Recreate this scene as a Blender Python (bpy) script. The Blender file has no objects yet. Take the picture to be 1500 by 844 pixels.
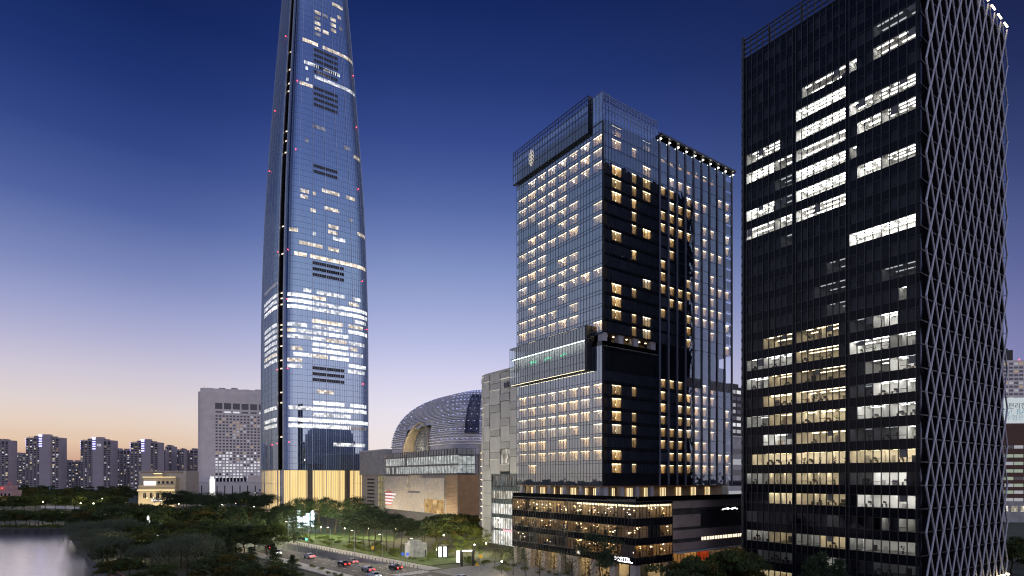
import bpy, bmesh, math, random
from mathutils import Vector, Matrix, geometry
# ------------------------------------------------------------------ scene, camera, sky, light
SC = bpy.context.scene
COL = SC.collection
rad = math.radians
def lin(r, g, b):
    f = lambda c: (c/255/12.92) if c/255 <= .04045 else ((c/255+.055)/1.055)**2.4
    return (f(r), f(g), f(b), 1.0)
FPX, CX, HY, CAMZ = 855.0, 750.0, 700.0, 25.0        # focal length, optical axis and horizon of the photograph, eye height
cam = bpy.data.cameras.new('camera')
cam.sensor_width = 36.0
cam.lens = 36.0*FPX/1500.0
cam.shift_y = (HY-422.0)/1500.0
cam.clip_start = .5
cam.clip_end = 9000
cam_o = bpy.data.objects.new('camera', cam)
cam_o.location = (0, 0, CAMZ)
cam_o.rotation_euler = (rad(90), 0, 0)
COL.objects.link(cam_o)
SC.camera = cam_o

SC.view_settings.view_transform = 'Standard'
SC.view_settings.look = 'None'
SC.view_settings.exposure = 0.0
SC.view_settings.gamma = 1.0
cy = SC.cycles
cy.use_denoising = True
cy.max_bounces = 7
cy.diffuse_bounces = 3
cy.glossy_bounces = 4
cy.transparent_max_bounces = 24
cy.sample_clamp_indirect = 6.0
cy.sample_clamp_direct = 12.0
cy.caustics_reflective = False
cy.caustics_refractive = False
cy.use_adaptive_sampling = True
cy.adaptive_threshold = .012
cy.filter_width = 1.15

SUN_AZ = -50.0                                        # the sun has set to the left of the view
wd = bpy.data.worlds.new('World')
SC.world = wd
wd.use_nodes = True
wt = wd.node_tree
for n in list(wt.nodes): wt.nodes.remove(n)
def WN(t, **k):
    n = wt.nodes.new(t)
    for a, b in k.items(): setattr(n, a, b)
    return n
def wmath(op, a, b=None, c=None):
    n = WN('ShaderNodeMath', operation=op)
    for i, v in enumerate((a, b, c)):
        if v is None: continue
        if isinstance(v, (int, float)): n.inputs[i].default_value = v
        else: wt.links.new(v, n.inputs[i])
    return n.outputs[0]
tc = WN('ShaderNodeTexCoord')
sx = WN('ShaderNodeSeparateXYZ')
wt.links.new(tc.outputs['Generated'], sx.inputs[0])
hl = wmath('SQRT', wmath('ADD', wmath('MULTIPLY', sx.outputs[0], sx.outputs[0]), wmath('MULTIPLY', sx.outputs[1], sx.outputs[1])))
elev = wmath('MULTIPLY', wmath('ARCTAN2', sx.outputs[2], hl), 180/math.pi)
dotS = wmath('DIVIDE', wmath('ADD', wmath('MULTIPLY', sx.outputs[0], math.sin(rad(SUN_AZ))), wmath('MULTIPLY', sx.outputs[1], math.cos(rad(SUN_AZ)))), wmath('MAXIMUM', hl, 1e-4))
dS = wmath('MULTIPLY', wmath('ARCCOSINE', wmath('MAXIMUM', wmath('MINIMUM', dotS, 1.0), -1.0)), 180/math.pi)
epos = wmath('DIVIDE', elev, 60.0)
def ramp(stops):
    n = WN('ShaderNodeValToRGB')
    n.color_ramp.interpolation = 'EASE' if False else 'LINEAR'
    el = n.color_ramp.elements
    for i, (e, c) in enumerate(stops):
        if i < 2: x = el[i]; x.position = max(0, min(1, e/60))
        else: x = el.new(max(0, min(1, e/60)))
        x.color = lin(*c)
    wt.links.new(epos, n.inputs[0])
    return n.outputs[0]
RL = ramp([(0, (182, 134, 120)), (1.2, (206, 162, 142)), (2.8, (227, 197, 170)), (4.6, (230, 210, 196)), (6.2, (222, 210, 210)), (8.5, (206, 199, 214)), (11, (181, 180, 211)), (13.5, (156, 161, 205)), (16.5, (125, 135, 190)), (21, (82, 98, 166)), (25.6, (52, 69, 140)), (30, (32, 51, 118)), (34.5, (20, 37, 96)), (42, (13, 26, 76)), (50, (24, 36, 84)), (60, (142, 150, 194))])  # this and the next ramps: overhead end brightened, added fill for trees
RC = ramp([(0, (236, 222, 214)), (3, (240, 230, 230)), (6.6, (230, 225, 238)), (9.9, (210, 209, 236)), (13, (183, 188, 228)), (16, (159, 167, 216)), (19, (135, 147, 204)), (22, (110, 124, 188)), (24.7, (88, 104, 172)), (27.4, (70, 87, 158)), (30, (55, 72, 144)), (34, (37, 55, 122)), (39, (22, 39, 99)), (46, (15, 29, 82)), (52, (30, 42, 92)), (60, (146, 154, 198))])
RR = ramp([(0, (130, 130, 170)), (4, (132, 134, 178)), (10, (112, 116, 168)), (16, (80, 88, 146)), (22, (52, 61, 116)), (28, (33, 41, 88)), (34, (21, 27, 66)), (44, (13, 18, 50)), (52, (26, 34, 76)), (60, (140, 148, 194))])
def sstep(v, a, b):
    n = WN('ShaderNodeMapRange', interpolation_type='SMOOTHSTEP')
    wt.links.new(v, n.inputs[0]); n.inputs[1].default_value = a; n.inputs[2].default_value = b
    return n.outputs[0]
def wmix(f, a, b):
    n = WN('ShaderNodeMix', data_type='RGBA')
    wt.links.new(f, n.inputs[0]); wt.links.new(a, n.inputs[6]); wt.links.new(b, n.inputs[7])
    return n.outputs[2]
RB = ramp([(0, (226, 212, 212)), (4, (226, 216, 224)), (10, (214, 210, 230)), (16, (196, 196, 226)), (22, (172, 177, 216)), (28, (144, 152, 202)), (34, (116, 126, 186)), (44, (88, 100, 164)), (60, (150, 156, 196))])   # unseen sky behind the viewer, raised above dusk level to fill the facades
rbx = WN('ShaderNodeMix', data_type='RGBA', blend_type='MULTIPLY'); rbx.inputs[0].default_value = 1.0; rbx.inputs[7].default_value = (1.9, 1.8, 1.75, 1)
wt.links.new(RB, rbx.inputs[6]); RB = rbx.outputs[2]
RW = ramp([(0, (228, 208, 196)), (5, (230, 216, 216)), (10, (216, 210, 226)), (16, (192, 193, 224)), (22, (166, 173, 216)), (28, (140, 151, 204)), (36, (106, 121, 184)), (60, (150, 158, 200))])   # unseen sky left of the view, lifted so left-hand faces catch more light
dotW = wmath('DIVIDE', wmath('ADD', wmath('MULTIPLY', sx.outputs[0], math.sin(rad(-95))), wmath('MULTIPLY', sx.outputs[1], math.cos(rad(-95)))), wmath('MAXIMUM', hl, 1e-4))
dW = wmath('MULTIPLY', wmath('ARCCOSINE', wmath('MAXIMUM', wmath('MINIMUM', dotW, 1.0), -1.0)), 180/math.pi)
skyc = wmix(sstep(dS, 16, 42), RL, wmix(sstep(dS, 46, 102), RC, wmix(sstep(dS, 108, 158), RR, RB)))
skyc = wmix(sstep(dW, 50, 26), skyc, RW)
grade = WN('ShaderNodeMix', data_type='RGBA', blend_type='MULTIPLY'); wt.links.new(sstep(elev, 9, 24), grade.inputs[0]); grade.inputs[7].default_value = (.97, 1.05, .93, 1)
wt.links.new(skyc, grade.inputs[6]); skyc = grade.outputs[2]
gnd = WN('ShaderNodeRGB'); gnd.outputs[0].default_value = (.02, .02, .028, 1)
skyc = wmix(sstep(elev, 0.0, -1.2), skyc, gnd.outputs[0])
bg = WN('ShaderNodeBackground'); bg.inputs[1].default_value = 1.0
wt.links.new(skyc, bg.inputs[0])
wo = WN('ShaderNodeOutputWorld')
wt.links.new(bg.outputs[0], wo.inputs[0])

sun = bpy.data.lights.new('sun', 'SUN')
sun.energy = .05; sun.angle = rad(40); sun.color = (1, .72, .5)
sun_o = bpy.data.objects.new('sun', sun)
sun_o.rotation_euler = (rad(86), 0, rad(-SUN_AZ+180))
COL.objects.link(sun_o)

# ------------------------------------------------------------------ helpers
R = random.Random(7)
TH = math.atan2(855, 1200)                            # the street grid: +x' runs right-away, +y' runs left-away
DR = Vector((math.cos(TH), math.sin(TH), 0)); DL = Vector((-math.sin(TH), math.cos(TH), 0))
def at(px, py, Y): return Vector(((px-CX)/FPX*Y, Y, CAMZ+(HY-py)/FPX*Y))
def gat(px, Y, z=0): return Vector(((px-CX)/FPX*Y, Y, z))
def zat(py, Y): return CAMZ+(HY-py)/FPX*Y

class MB:
    def __init__(s): s.v = []; s.f = []; s.m = []; s.mats = []
    def mi(s, m):
        if m not in s.mats: s.mats.append(m)
        return s.mats.index(m)
    def face(s, pts, m):
        i = len(s.v); s.v += [tuple(p) for p in pts]; s.f.append(tuple(range(i, i+len(pts)))); s.m.append(s.mi(m))
    def box(s, x0, x1, y0, y1, z0, z1, m, F=None):
        c = [(x0, y0, z0), (x1, y0, z0), (x1, y1, z0), (x0, y1, z0), (x0, y0, z1), (x1, y0, z1), (x1, y1, z1), (x0, y1, z1)]
        fs = [(0, 3, 2, 1), (4, 5, 6, 7), (0, 1, 5, 4), (1, 2, 6, 5), (2, 3, 7, 6), (3, 0, 4, 7)]
        flip = False
        if F:
            o = Vector(F(0, 0, 0)); ax = [Vector(F(*e))-o for e in ((1, 0, 0), (0, 1, 0), (0, 0, 1))]
            flip = ax[0].cross(ax[1]).dot(ax[2]) < 0
            c = [F(*p) for p in c]
        i = len(s.v); s.v += [tuple(p) for p in c]; k = s.mi(m)
        for f in fs:
            s.f.append(tuple(i+j for j in (reversed(f) if flip else f))); s.m.append(k)
    def fquad(s, F, a0, a1, z0, z1, d, m):                # an upright pane whose normal looks out of the facade (towards -d)
        p = [Vector(F(a0, d, z0)), Vector(F(a1, d, z0)), Vector(F(a1, d, z1)), Vector(F(a0, d, z1))]
        n = (p[1]-p[0]).cross(p[2]-p[0]); out = Vector(F(a0, d-1, z0))-p[0]
        if n.dot(out) < 0: p.reverse()
        s.face(p, m)
    def bar(s, p, q, r, m, n=4, r2=None, rot=0):
        p = Vector(p); q = Vector(q); r2 = r if r2 is None else r2
        a = (q-p).normalized(); u = a.cross(Vector((0, 0, 1)))
        if u.length < .01: u = Vector((1, 0, 0))
        u.normalize(); w = a.cross(u)
        i = len(s.v); k = s.mi(m)
        for (c, rr) in ((p, r), (q, r2)):
            for j in range(n):
                t = 2*math.pi*(j+.5)/n+rot
                s.v.append(tuple(c+u*math.cos(t)*rr+w*math.sin(t)*rr))
        for j in range(n):
            s.f.append((i+j, i+(j+1) % n, i+n+(j+1) % n, i+n+j)); s.m.append(k)
        s.f.append(tuple(i+j for j in reversed(range(n)))); s.m.append(k)
        s.f.append(tuple(i+n+j for j in range(n))); s.m.append(k)
    def lathe(s, prof, m, n=12, c=(0, 0, 0)):
        i = len(s.v); k = s.mi(m)
        for (r, z) in prof:
            for j in range(n):
                t = 2*math.pi*j/n; s.v.append((c[0]+r*math.cos(t), c[1]+r*math.sin(t), c[2]+z))
        for a in range(len(prof)-1):
            for j in range(n):
                s.f.append((i+a*n+j, i+a*n+(j+1) % n, i+(a+1)*n+(j+1) % n, i+(a+1)*n+j)); s.m.append(k)
    def prism(s, pts, z0, z1, m, mtop=None, cap=True):
        n = len(pts); i = len(s.v); k = s.mi(m)
        s.v += [(x, y, z0) for x, y in pts]+[(x, y, z1) for x, y in pts]
        for j in range(n):
            s.f.append((i+j, i+(j+1) % n, i+n+(j+1) % n, i+n+j)); s.m.append(k)
        if cap:
            s.f.append(tuple(i+n+j for j in range(n))); s.m.append(s.mi(mtop or m))
            s.f.append(tuple(i+j for j in reversed(range(n)))); s.m.append(k)
    def mesh(s, name):
        me = bpy.data.meshes.new(name)
        me.from_pydata(s.v, [], s.f)
        for m in s.mats: me.materials.append(m)
        me.polygons.foreach_set('material_index', s.m)
        me.update()
        return me
    def build(s, name, parent=None, loc=None, rz=0, smooth=False):
        me = s.mesh(name)
        if smooth: me.polygons.foreach_set('use_smooth', [True]*len(me.polygons))
        o = bpy.data.objects.new(name, me)
        COL.objects.link(o)
        if parent: o.parent = parent
        if loc is not None: o.location = loc
        o.rotation_euler = (0, 0, rz)
        return o
def tag(o, label=None, cat=None, group=None, kind=None):
    if label: o['label'] = label
    if cat: o['category'] = cat
    if group: o['group'] = group
    if kind: o['kind'] = kind
    return o
def thing(name, label, cat, loc=(0, 0, 0), rz=0, group=None):
    o = bpy.data.objects.new(name, None); COL.objects.link(o)
    o.empty_display_size = .5
    o.location = loc; o.rotation_euler = (0, 0, rz)
    return tag(o, label, cat, group)
def link_copy(src, parent, loc=None, rz=None):
    c = src.copy(); COL.objects.link(c); c.parent = parent
    if loc is not None: c.location = loc
    if rz is not None: c.rotation_euler = (0, 0, rz)
    return c
def place_mesh(name, me, parent, loc=(0, 0, 0), rz=0, sc=None):
    o = bpy.data.objects.new(name, me); COL.objects.link(o)
    o.parent = parent; o.location = loc; o.rotation_euler = (0, 0, rz)
    if sc: o.scale = sc
    return o
def dup(root, loc, rz=0, label=None, group=None, sc=None):
    r = root.copy(); COL.objects.link(r); r.location = loc; r.rotation_euler = (0, 0, rz)
    if label: r['label'] = label
    if group: r['group'] = group
    if sc: r.scale = sc
    for ch in list(root.children):
        c = ch.copy(); COL.objects.link(c); c.parent = r
        for g in list(ch.children):
            d = g.copy(); COL.objects.link(d); d.parent = c
    return r
ORD = 'first second third fourth fifth sixth seventh eighth ninth tenth eleventh twelfth thirteenth fourteenth fifteenth sixteenth seventeenth eighteenth nineteenth twentieth twenty-first twenty-second twenty-third twenty-fourth twenty-fifth twenty-sixth twenty-seventh twenty-eighth'.split()
def nth(i, n):
    if i == 0: return 'leftmost'
    if i == n-1: return 'rightmost'
    return ORD[i]+' from the left'

# ------------------------------------------------------------------ materials
def mat_new(name):
    m = bpy.data.materials.new(name); m.use_nodes = True
    t = m.node_tree
    for n in list(t.nodes): t.nodes.remove(n)
    out = t.nodes.new('ShaderNodeOutputMaterial')
    return m, t, out
def nd(t, ty, **k):
    n = t.nodes.new(ty)
    for a, b in k.items(): setattr(n, a, b)
    return n
def coords(t, scale=(1, 1, 1)):
    c = nd(t, 'ShaderNodeTexCoord'); mp = nd(t, 'ShaderNodeMapping')
    mp.inputs['Scale'].default_value = scale
    t.links.new(c.outputs['Object'], mp.inputs[0])
    return mp.outputs[0]
def noise_col(t, c1, c2, scale, vec=None, detail=4):
    n = nd(t, 'ShaderNodeTexNoise'); n.inputs['Scale'].default_value = scale; n.inputs['Detail'].default_value = detail
    t.links.new(vec or coords(t), n.inputs['Vector'])
    r = nd(t, 'ShaderNodeValToRGB')
    r.color_ramp.elements[0].position = .3; r.color_ramp.elements[1].position = .7
    r.color_ramp.elements[0].color = (*c1, 1); r.color_ramp.elements[1].color = (*c2, 1)
    t.links.new(n.outputs[0], r.inputs[0])
    return r.outputs[0]
def matte(name, c, rough=.7, var=.25, scale=.5, metal=0, bump=0, stretch=(1, 1, 1)):
    m, t, out = mat_new(name)
    p = nd(t, 'ShaderNodeBsdfPrincipled')
    p.inputs['Roughness'].default_value = rough; p.inputs['Metallic'].default_value = metal
    v = coords(t, stretch)
    t.links.new(noise_col(t, tuple(x*(1-var) for x in c), tuple(x*(1+var) for x in c), scale, v), p.inputs['Base Color'])
    if bump:
        n = nd(t, 'ShaderNodeTexNoise'); n.inputs['Scale'].default_value = scale*6
        t.links.new(v, n.inputs['Vector'])
        b = nd(t, 'ShaderNodeBump'); b.inputs['Strength'].default_value = bump
        t.links.new(n.outputs[0], b.inputs['Height']); t.links.new(b.outputs[0], p.inputs['Normal'])
    t.links.new(p.outputs[0], out.inputs[0])
    return m
def wavy(t, scale, strength, dist=.02):
    n = nd(t, 'ShaderNodeTexNoise'); n.inputs['Scale'].default_value = scale; n.inputs['Detail'].default_value = 1.5
    t.links.new(coords(t), n.inputs['Vector'])
    b = nd(t, 'ShaderNodeBump'); b.inputs['Strength'].default_value = strength; b.inputs['Distance'].default_value = dist
    t.links.new(n.outputs[0], b.inputs['Height'])
    return b.outputs[0]
def glass(name, ior=2.2, tint=(.9, .95, 1), through=(.7, .75, .8), inner=None, rough=.02, wave=.15, wscale=.35):
    """coated pane: mirrors by Fresnel; lets light through, or has a solid dark inner layer"""
    m, t, out = mat_new(name)
    fr = nd(t, 'ShaderNodeFresnel'); fr.inputs[0].default_value = ior
    gl = nd(t, 'ShaderNodeBsdfGlossy'); gl.inputs['Color'].default_value = (*tint, 1); gl.inputs['Roughness'].default_value = rough
    if wave:
        w = wavy(t, wscale, wave, .06); t.links.new(w, gl.inputs['Normal'])
    if inner is None:
        tr = nd(t, 'ShaderNodeBsdfTransparent'); tr.inputs[0].default_value = (*through, 1)
    else:
        tr = nd(t, 'ShaderNodeBsdfDiffuse'); tr.inputs[0].default_value = (*inner, 1)
    mx = nd(t, 'ShaderNodeMixShader')
    t.links.new(fr.outputs[0], mx.inputs[0]); t.links.new(tr.outputs[0], mx.inputs[1]); t.links.new(gl.outputs[0], mx.inputs[2])
    t.links.new(mx.outputs[0], out.inputs[0])
    return m
def emit(name, c, s):
    m, t, out = mat_new(name)
    e = nd(t, 'ShaderNodeEmission'); e.inputs[0].default_value = (*c, 1); e.inputs[1].default_value = s
    t.links.new(e.outputs[0], out.inputs[0])
    return m
def lit_panes(name, c1, c2, s, cell=(1.9, 1.9, 2.2), lo=.25):
    """lit room seen through panes: brightness changes pane by pane, with a coated pane's mirror on top"""
    m, t, out = mat_new(name)
    v = coords(t, tuple(1/c for c in cell))
    fl = nd(t, 'ShaderNodeVectorMath', operation='FLOOR'); t.links.new(v, fl.inputs[0])
    wn = nd(t, 'ShaderNodeTexWhiteNoise', noise_dimensions='3D'); t.links.new(fl.outputs[0], wn.inputs[0])
    rm = nd(t, 'ShaderNodeMapRange'); rm.inputs[3].default_value = lo*s; rm.inputs[4].default_value = s
    t.links.new(wn.outputs[0], rm.inputs[0])
    n2 = nd(t, 'ShaderNodeTexNoise'); n2.inputs['Scale'].default_value = .35; t.links.new(coords(t), n2.inputs['Vector'])
    mul = nd(t, 'ShaderNodeMath', operation='MULTIPLY'); t.links.new(rm.outputs[0], mul.inputs[0])
    r2 = nd(t, 'ShaderNodeMapRange'); r2.inputs[1].default_value = .35; r2.inputs[2].default_value = .65; r2.inputs[3].default_value = .55; r2.inputs[4].default_value = 1.2
    t.links.new(n2.outputs[0], r2.inputs[0]); t.links.new(r2.outputs[0], mul.inputs[1])
    mc = nd(t, 'ShaderNodeMix', data_type='RGBA'); t.links.new(wn.outputs[0], mc.inputs[0])
    mc.inputs[6].default_value = (*c1, 1); mc.inputs[7].default_value = (*c2, 1)
    e = nd(t, 'ShaderNodeEmission'); t.links.new(mc.outputs[2], e.inputs[0]); t.links.new(mul.outputs[0], e.inputs[1])
    gl = nd(t, 'ShaderNodeBsdfGlossy'); gl.inputs['Roughness'].default_value = .03; gl.inputs['Color'].default_value = (.8, .85, .9, 1)
    fr = nd(t, 'ShaderNodeFresnel'); fr.inputs[0].default_value = 2.2
    mx = nd(t, 'ShaderNodeMixShader'); t.links.new(fr.outputs[0], mx.inputs[0]); t.links.new(e.outputs[0], mx.inputs[1]); t.links.new(gl.outputs[0], mx.inputs[2])
    t.links.new(mx.outputs[0], out.inputs[0])
    return m
M = {}
M['asphalt'] = matte('asphalt', (.05, .05, .052), .85, .3, .6, bump=.1)
M['paving'] = matte('paving', (.46, .43, .38), .8, .2, 1.2)
M['kerb'] = matte('kerb_stone', (.35, .34, .32), .8, .15)
M['paint'] = matte('road_paint', (.75, .75, .72), .6, .15, 3)
M['ground'] = matte('park_ground', (.05, .055, .03), .95, .5, .12)
M['grass'] = matte('lawn_grass', (.055, .085, .015), .95, .5, .35)
M['concrete'] = matte('concrete', (.42, .41, .39), .85, .2, .4)
M['darkstone'] = matte('dark_stone', (.05, .048, .045), .8, .4, .5)
M['black'] = matte('black_metal', (.012, .013, .016), .4, .2)
M['frame'] = matte('dark_frame', (.02, .022, .028), .35, .2)
M['steel'] = matte('grey_steel', (.22, .24, .28), .35, .15, metal=.7)
M['pale_steel'] = matte('pale_steel', (.5, .52, .56), .4, .1, metal=.5)
M['white'] = matte('white_paint', (.72, .72, .72), .6, .08)
M['dwall'] = matte('dark_interior', (.03, .033, .04), .8, .3)
M['wall'] = matte('office_wall', (.75, .74, .7), .8, .1)
M['floorc'] = matte('office_carpet', (.2, .19, .18), .9, .2)
M['desk'] = matte('desk_wood', (.45, .36, .26), .6, .2)
M['dark_item'] = matte('dark_furniture', (.04, .04, .045), .5, .4)
M['plant'] = matte('house_plant', (.03, .07, .02), .8, .5)
M['wood'] = matte('soffit_wood', (.2, .1, .05), .5, .3, 1.5)
M['beige'] = matte('beige_stone', (.5, .45, .38), .8, .12, .3)
M['tan'] = matte('tan_panel', (.3, .24, .2), .7, .15, .3)
M['column'] = matte('column_cladding', (.42, .42, .44), .6, .1)
M['brick'] = matte('brown_brick', (.14, .07, .05), .85, .25, 1.5)
M['red'] = matte('red_sign', (.6, .05, .04), .5, .1)
M['yellow'] = matte('yellow_sign', (.7, .42, .03), .5, .1)
M['rubber'] = matte('tyre_rubber', (.015, .015, .015), .9)
M['bark'] = matte('bark', (.06, .04, .028), .9, .4, 3)
M['g_office'] = glass('office_glass', 1.28, (.8, .85, 1), (.82, .84, .85), wave=.1)
M['g_spandrel'] = glass('office_spandrel', 1.22, (.7, .75, .9), inner=(.008, .009, .012), wave=.1, rough=.06)
M['g_hotel'] = glass('hotel_glass', 4.3, (.78, .9, 1), (.74, .76, .78), wave=.22)
M['g_hotel_dark'] = glass('hotel_podium_glass', 1.35, (.8, .85, 1), (.85, .85, .85), wave=.2)
M['g_sky'] = glass('sky_lounge_glass', 3.2, (.9, 1, 1), (.74, .86, .88), wave=.15)
M['g_tower'] = glass('tower_glass', 4.6, (.6, .79, 1), inner=(.02, .035, .075), wave=.08, wscale=.2)
M['g_lobby'] = glass('lobby_glass', 1.5, (.9, .9, .9), (.9, .88, .85), wave=0)
M['g_clear'] = glass('clear_glass', 1.6, (.9, .95, 1), (.85, .9, .92), wave=.05)
M['lamp_w'] = emit('office_lamp', (1, .98, .96), 30)
M['lamp_w2'] = emit('office_lamp_low', (1, .97, .93), 7)
M['lamp_w3'] = emit('office_lamp_faint', (.9, .95, 1), .7)
M['lamp_y'] = emit('office_lamp_warm', (1, .8, .5), 19)
M['lamp_y2'] = emit('office_lamp_warm_low', (1, .78, .46), 9.5)
M['cove'] = emit('curtain_cove_light', (1, .78, .44), 15)
M['cove2'] = emit('curtain_cove_light_low', (1, .8, .5), 6)
M['street'] = emit('street_lamp_bulb', (1, .86, .62), 60)
M['white_bulb'] = emit('white_bulb', (.9, .97, 1), 30)
M['neon_w'] = emit('white_letters', (1, .97, .95), 4)
M['neon_b'] = emit('violet_lights', (.35, .35, 1), 3.5)
M['neon_r'] = emit('red_lights', (1, .06, .04), 5)
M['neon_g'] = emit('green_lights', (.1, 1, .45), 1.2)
M['tail'] = emit('tail_light', (1, .03, .02), 14)
M['head'] = emit('head_light', (1, .95, .85), 25)
M['led'] = emit('blue_led', (.5, .55, 1), 1.5)
# ------------------------------------------------------------------ facade building blocks
FL = lambda s, d, z: (d, s, z)                        # left-hand facade of a grid building (plane x = 0)
FR = lambda s, d, z: (s, d, z)                        # right-hand facade (plane y = 0)
def shift(F, ds=0, dd=0): return lambda s, d, z: F(s+ds, d+dd, z)

def room(mb, F, s0, s1, z0, z1, depth, lamp, rng, rows=2, furniture=1.0, wall=None, lampw=.3, open0=False, spots=None):
    """a real room behind the glass: walls, floor, ceiling lamps, desks, screens, cupboards, plants"""
    wall = wall or M['wall']
    d0 = .12
    mb.fquad(F, s0, s1, z0, z1, depth, wall)
    for s in ((s1,) if open0 else (s0, s1)): mb.face([F(s, d0, z0), F(s, depth, z0), F(s, depth, z1), F(s, d0, z1)], wall)
    mb.face([F(s0, d0, z0), F(s1, d0, z0), F(s1, depth, z0), F(s0, depth, z0)], M['floorc'])
    mb.face([F(s0, d0, z1), F(s1, d0, z1), F(s1, depth, z1), F(s0, depth, z1)], wall)
    for r in range(rows):
        d = .9+(depth-1.4)*r/max(1, rows-.4)
        s = s0+.35
        while s < s1-.9:
            L = min(1.35, s1-s-.3)
            mb.box(s, s+L, d, d+lampw, z1-.1, z1-.04, lamp, F)
            s += L+rng.choice((.25, .25, .9))
    if spots:                                          # pendant and table lamps
        for _ in range(int((s1-s0)*2.4)):
            s = rng.uniform(s0+.3, s1-.3); d = rng.uniform(.5, depth-.4); z = z0+rng.choice((.9, 1.2, 1.9, 2.1, 2.3)); q = rng.uniform(.05, .13)
            mb.box(s-q, s+q, d-q, d+q, z-q*.8, z+q*.8, rng.choice(spots), F)
    if furniture:
        s = s0+.3
        while s < s1-1.3:
            k = rng.random()
            w = rng.uniform(.8, 1.7)
            d = rng.uniform(.4, depth*.55)
            if k < .35*furniture:                       # desk, screen and chair
                mb.box(s, s+w, d, d+.7, z0+.68, z0+.74, M['desk'], F)
                mb.box(s+.05, s+.1, d, d+.7, z0+.02, z0+.68, M['dark_item'], F)
                mb.box(s+w-.1, s+w-.05, d, d+.7, z0+.02, z0+.68, M['dark_item'], F)
                mb.box(s+w*.3, s+w*.75, d+.35, d+.4, z0+.85, z0+1.25, M['dark_item'], F)
                mb.box(s+w*.35, s+w*.65, d+.95, d+1.02, z0+.5, z0+1.1, M['dark_item'], F)
            elif k < .55*furniture:                     # cupboard
                mb.box(s, s+w*.7, d+.6, d+1.0, z0+.02, z0+rng.uniform(.9, 1.9), rng.choice((M['desk'], M['dark_item'], M['concrete'])), F)
            elif k < .68*furniture:                     # potted plant
                for _ in range(16):
                    c = (s+.4+rng.gauss(0, .2), d+.3+rng.gauss(0, .15), z0+.75+rng.random()*.8)
                    a = .14
                    mb.face([F(c[0]-a, c[1], c[2]-a), F(c[0]+a, c[1]+.05, c[2]-.05), F(c[0]+a*.5, c[1], c[2]+a)], M['plant'])
                mb.box(s+.25, s+.55, d+.15, d+.45, z0+.02, z0+.6, M['dark_item'], F)
            elif k < .8*furniture:                      # cross wall
                mb.box(s, s+.1, .8, depth*.8, z0+.02, z1-.12, wall, F)
            s += w+rng.uniform(.1, 1.1)

def drape(mb, F, s0, s1, z0, z1, d, mat, n=4, amp=.05):
    k = max(2, int((s1-s0)/.14))
    for i in range(k):
        a = s0+(s1-s0)*i/k; b = s0+(s1-s0)*(i+1)/k
        da = d+amp*(i % 2); db = d+amp*((i+1) % 2)
        p = [Vector(F(a, da, z0)), Vector(F(b, db, z0)), Vector(F(b, db, z1)), Vector(F(a, da, z1))]
        mb.face(p, mat)
def cloth(name, c, thin):
    m, t, out = mat_new(name)
    d = nd(t, 'ShaderNodeBsdfDiffuse'); tl = nd(t, 'ShaderNodeBsdfTranslucent'); mx = nd(t, 'ShaderNodeMixShader'); mx.inputs[0].default_value = thin
    cc = noise_col(t, tuple(x*.88 for x in c), tuple(min(.9, x*1.1) for x in c), 2)
    t.links.new(cc, d.inputs[0]); t.links.new(cc, tl.inputs[0]); t.links.new(d.outputs[0], mx.inputs[1]); t.links.new(tl.outputs[0], mx.inputs[2]); t.links.new(mx.outputs[0], out.inputs[0])
    return m
M['drape'] = cloth('curtain_cloth', (.66, .54, .38), .3)
M['sheer'] = cloth('sheer_cloth', (.8, .74, .62), .6)
M['lamp_room'] = emit('room_lamp', (1, .74, .4), 20)
M['lamp_room3'] = emit('room_lamp_white', (1, .88, .7), 12)
M['lamp_room2'] = emit('room_lamp_dim', (1, .76, .44), 9)
M['room_dark'] = matte('hotel_room', (.42, .3, .17), .9, .3, .6)
def hotel_window_mesh(name, w, h, style, cove, rng):
    """curtained hotel window: cove light behind the lintel, drapes, a slice of the room; s 0..w, z 0..h, depth towards +d (x axis = s, y = depth)"""
    mb = MB(); F = FR
    mb.box(.05, w-.05, .12, .2, h-.07, h-.02, cove, F)
    mb.fquad(F, 0, w, 0, h, 1.5, M['room_dark'])
    lampm = M['lamp_room'] if cove is M['cove'] else (M['lamp_room3'] if cove is M['cove_w'] else M['lamp_room2'])
    mb.box(w*.15, w*.85, .85, 1.05, h-.12, h-.05, lampm, F); mb.box(w*.62, w*.72, 1.2, 1.3, h*.3, h*.48, lampm, F)
    for s in (0, w): mb.face([F(s, .05, 0), F(s, 1.5, 0), F(s, 1.5, h), F(s, .05, h)], M['room_dark'])
    mb.face([F(0, .05, h), F(w, .05, h), F(w, 1.5, h), F(0, 1.5, h)], M['wall'])
    mb.face([F(0, .05, 0), F(w, .05, 0), F(w, 1.5, 0), F(0, 1.5, 0)], M['room_dark'])
    if style == 0:
        drape(mb, F, .04, w*.3, 0, h-.1, .3, M['drape']); drape(mb, F, w*.72, w-.04, 0, h-.1, .3, M['drape']); drape(mb, F, w*.36, w*.62, 0, h-.1, .5, M['sheer'], amp=.03)
    elif style == 1:
        drape(mb, F, .04, w*.46, 0, h-.1, .3, M['sheer']); drape(mb, F, w*.52, w-.04, 0, h-.1, .34, M['sheer'])
    elif style == 2:
        drape(mb, F, .04, w*.22, 0, h-.1, .3, M['drape']); drape(mb, F, w*.55, w-.04, 0, h-.1, .3, M['sheer'])
        mb.box(w*.3, w*.46, .7, .8, h*.25, h*.55, M['dark_item'], F); mb.box(w*.28, w*.5, .8, 1.0, h*.72, h*.76, M['cove2'], F)
    else:
        drape(mb, F, .04, w-.04, 0, h-.1, .32, M['sheer'])
    return mb.mesh(name)

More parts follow.
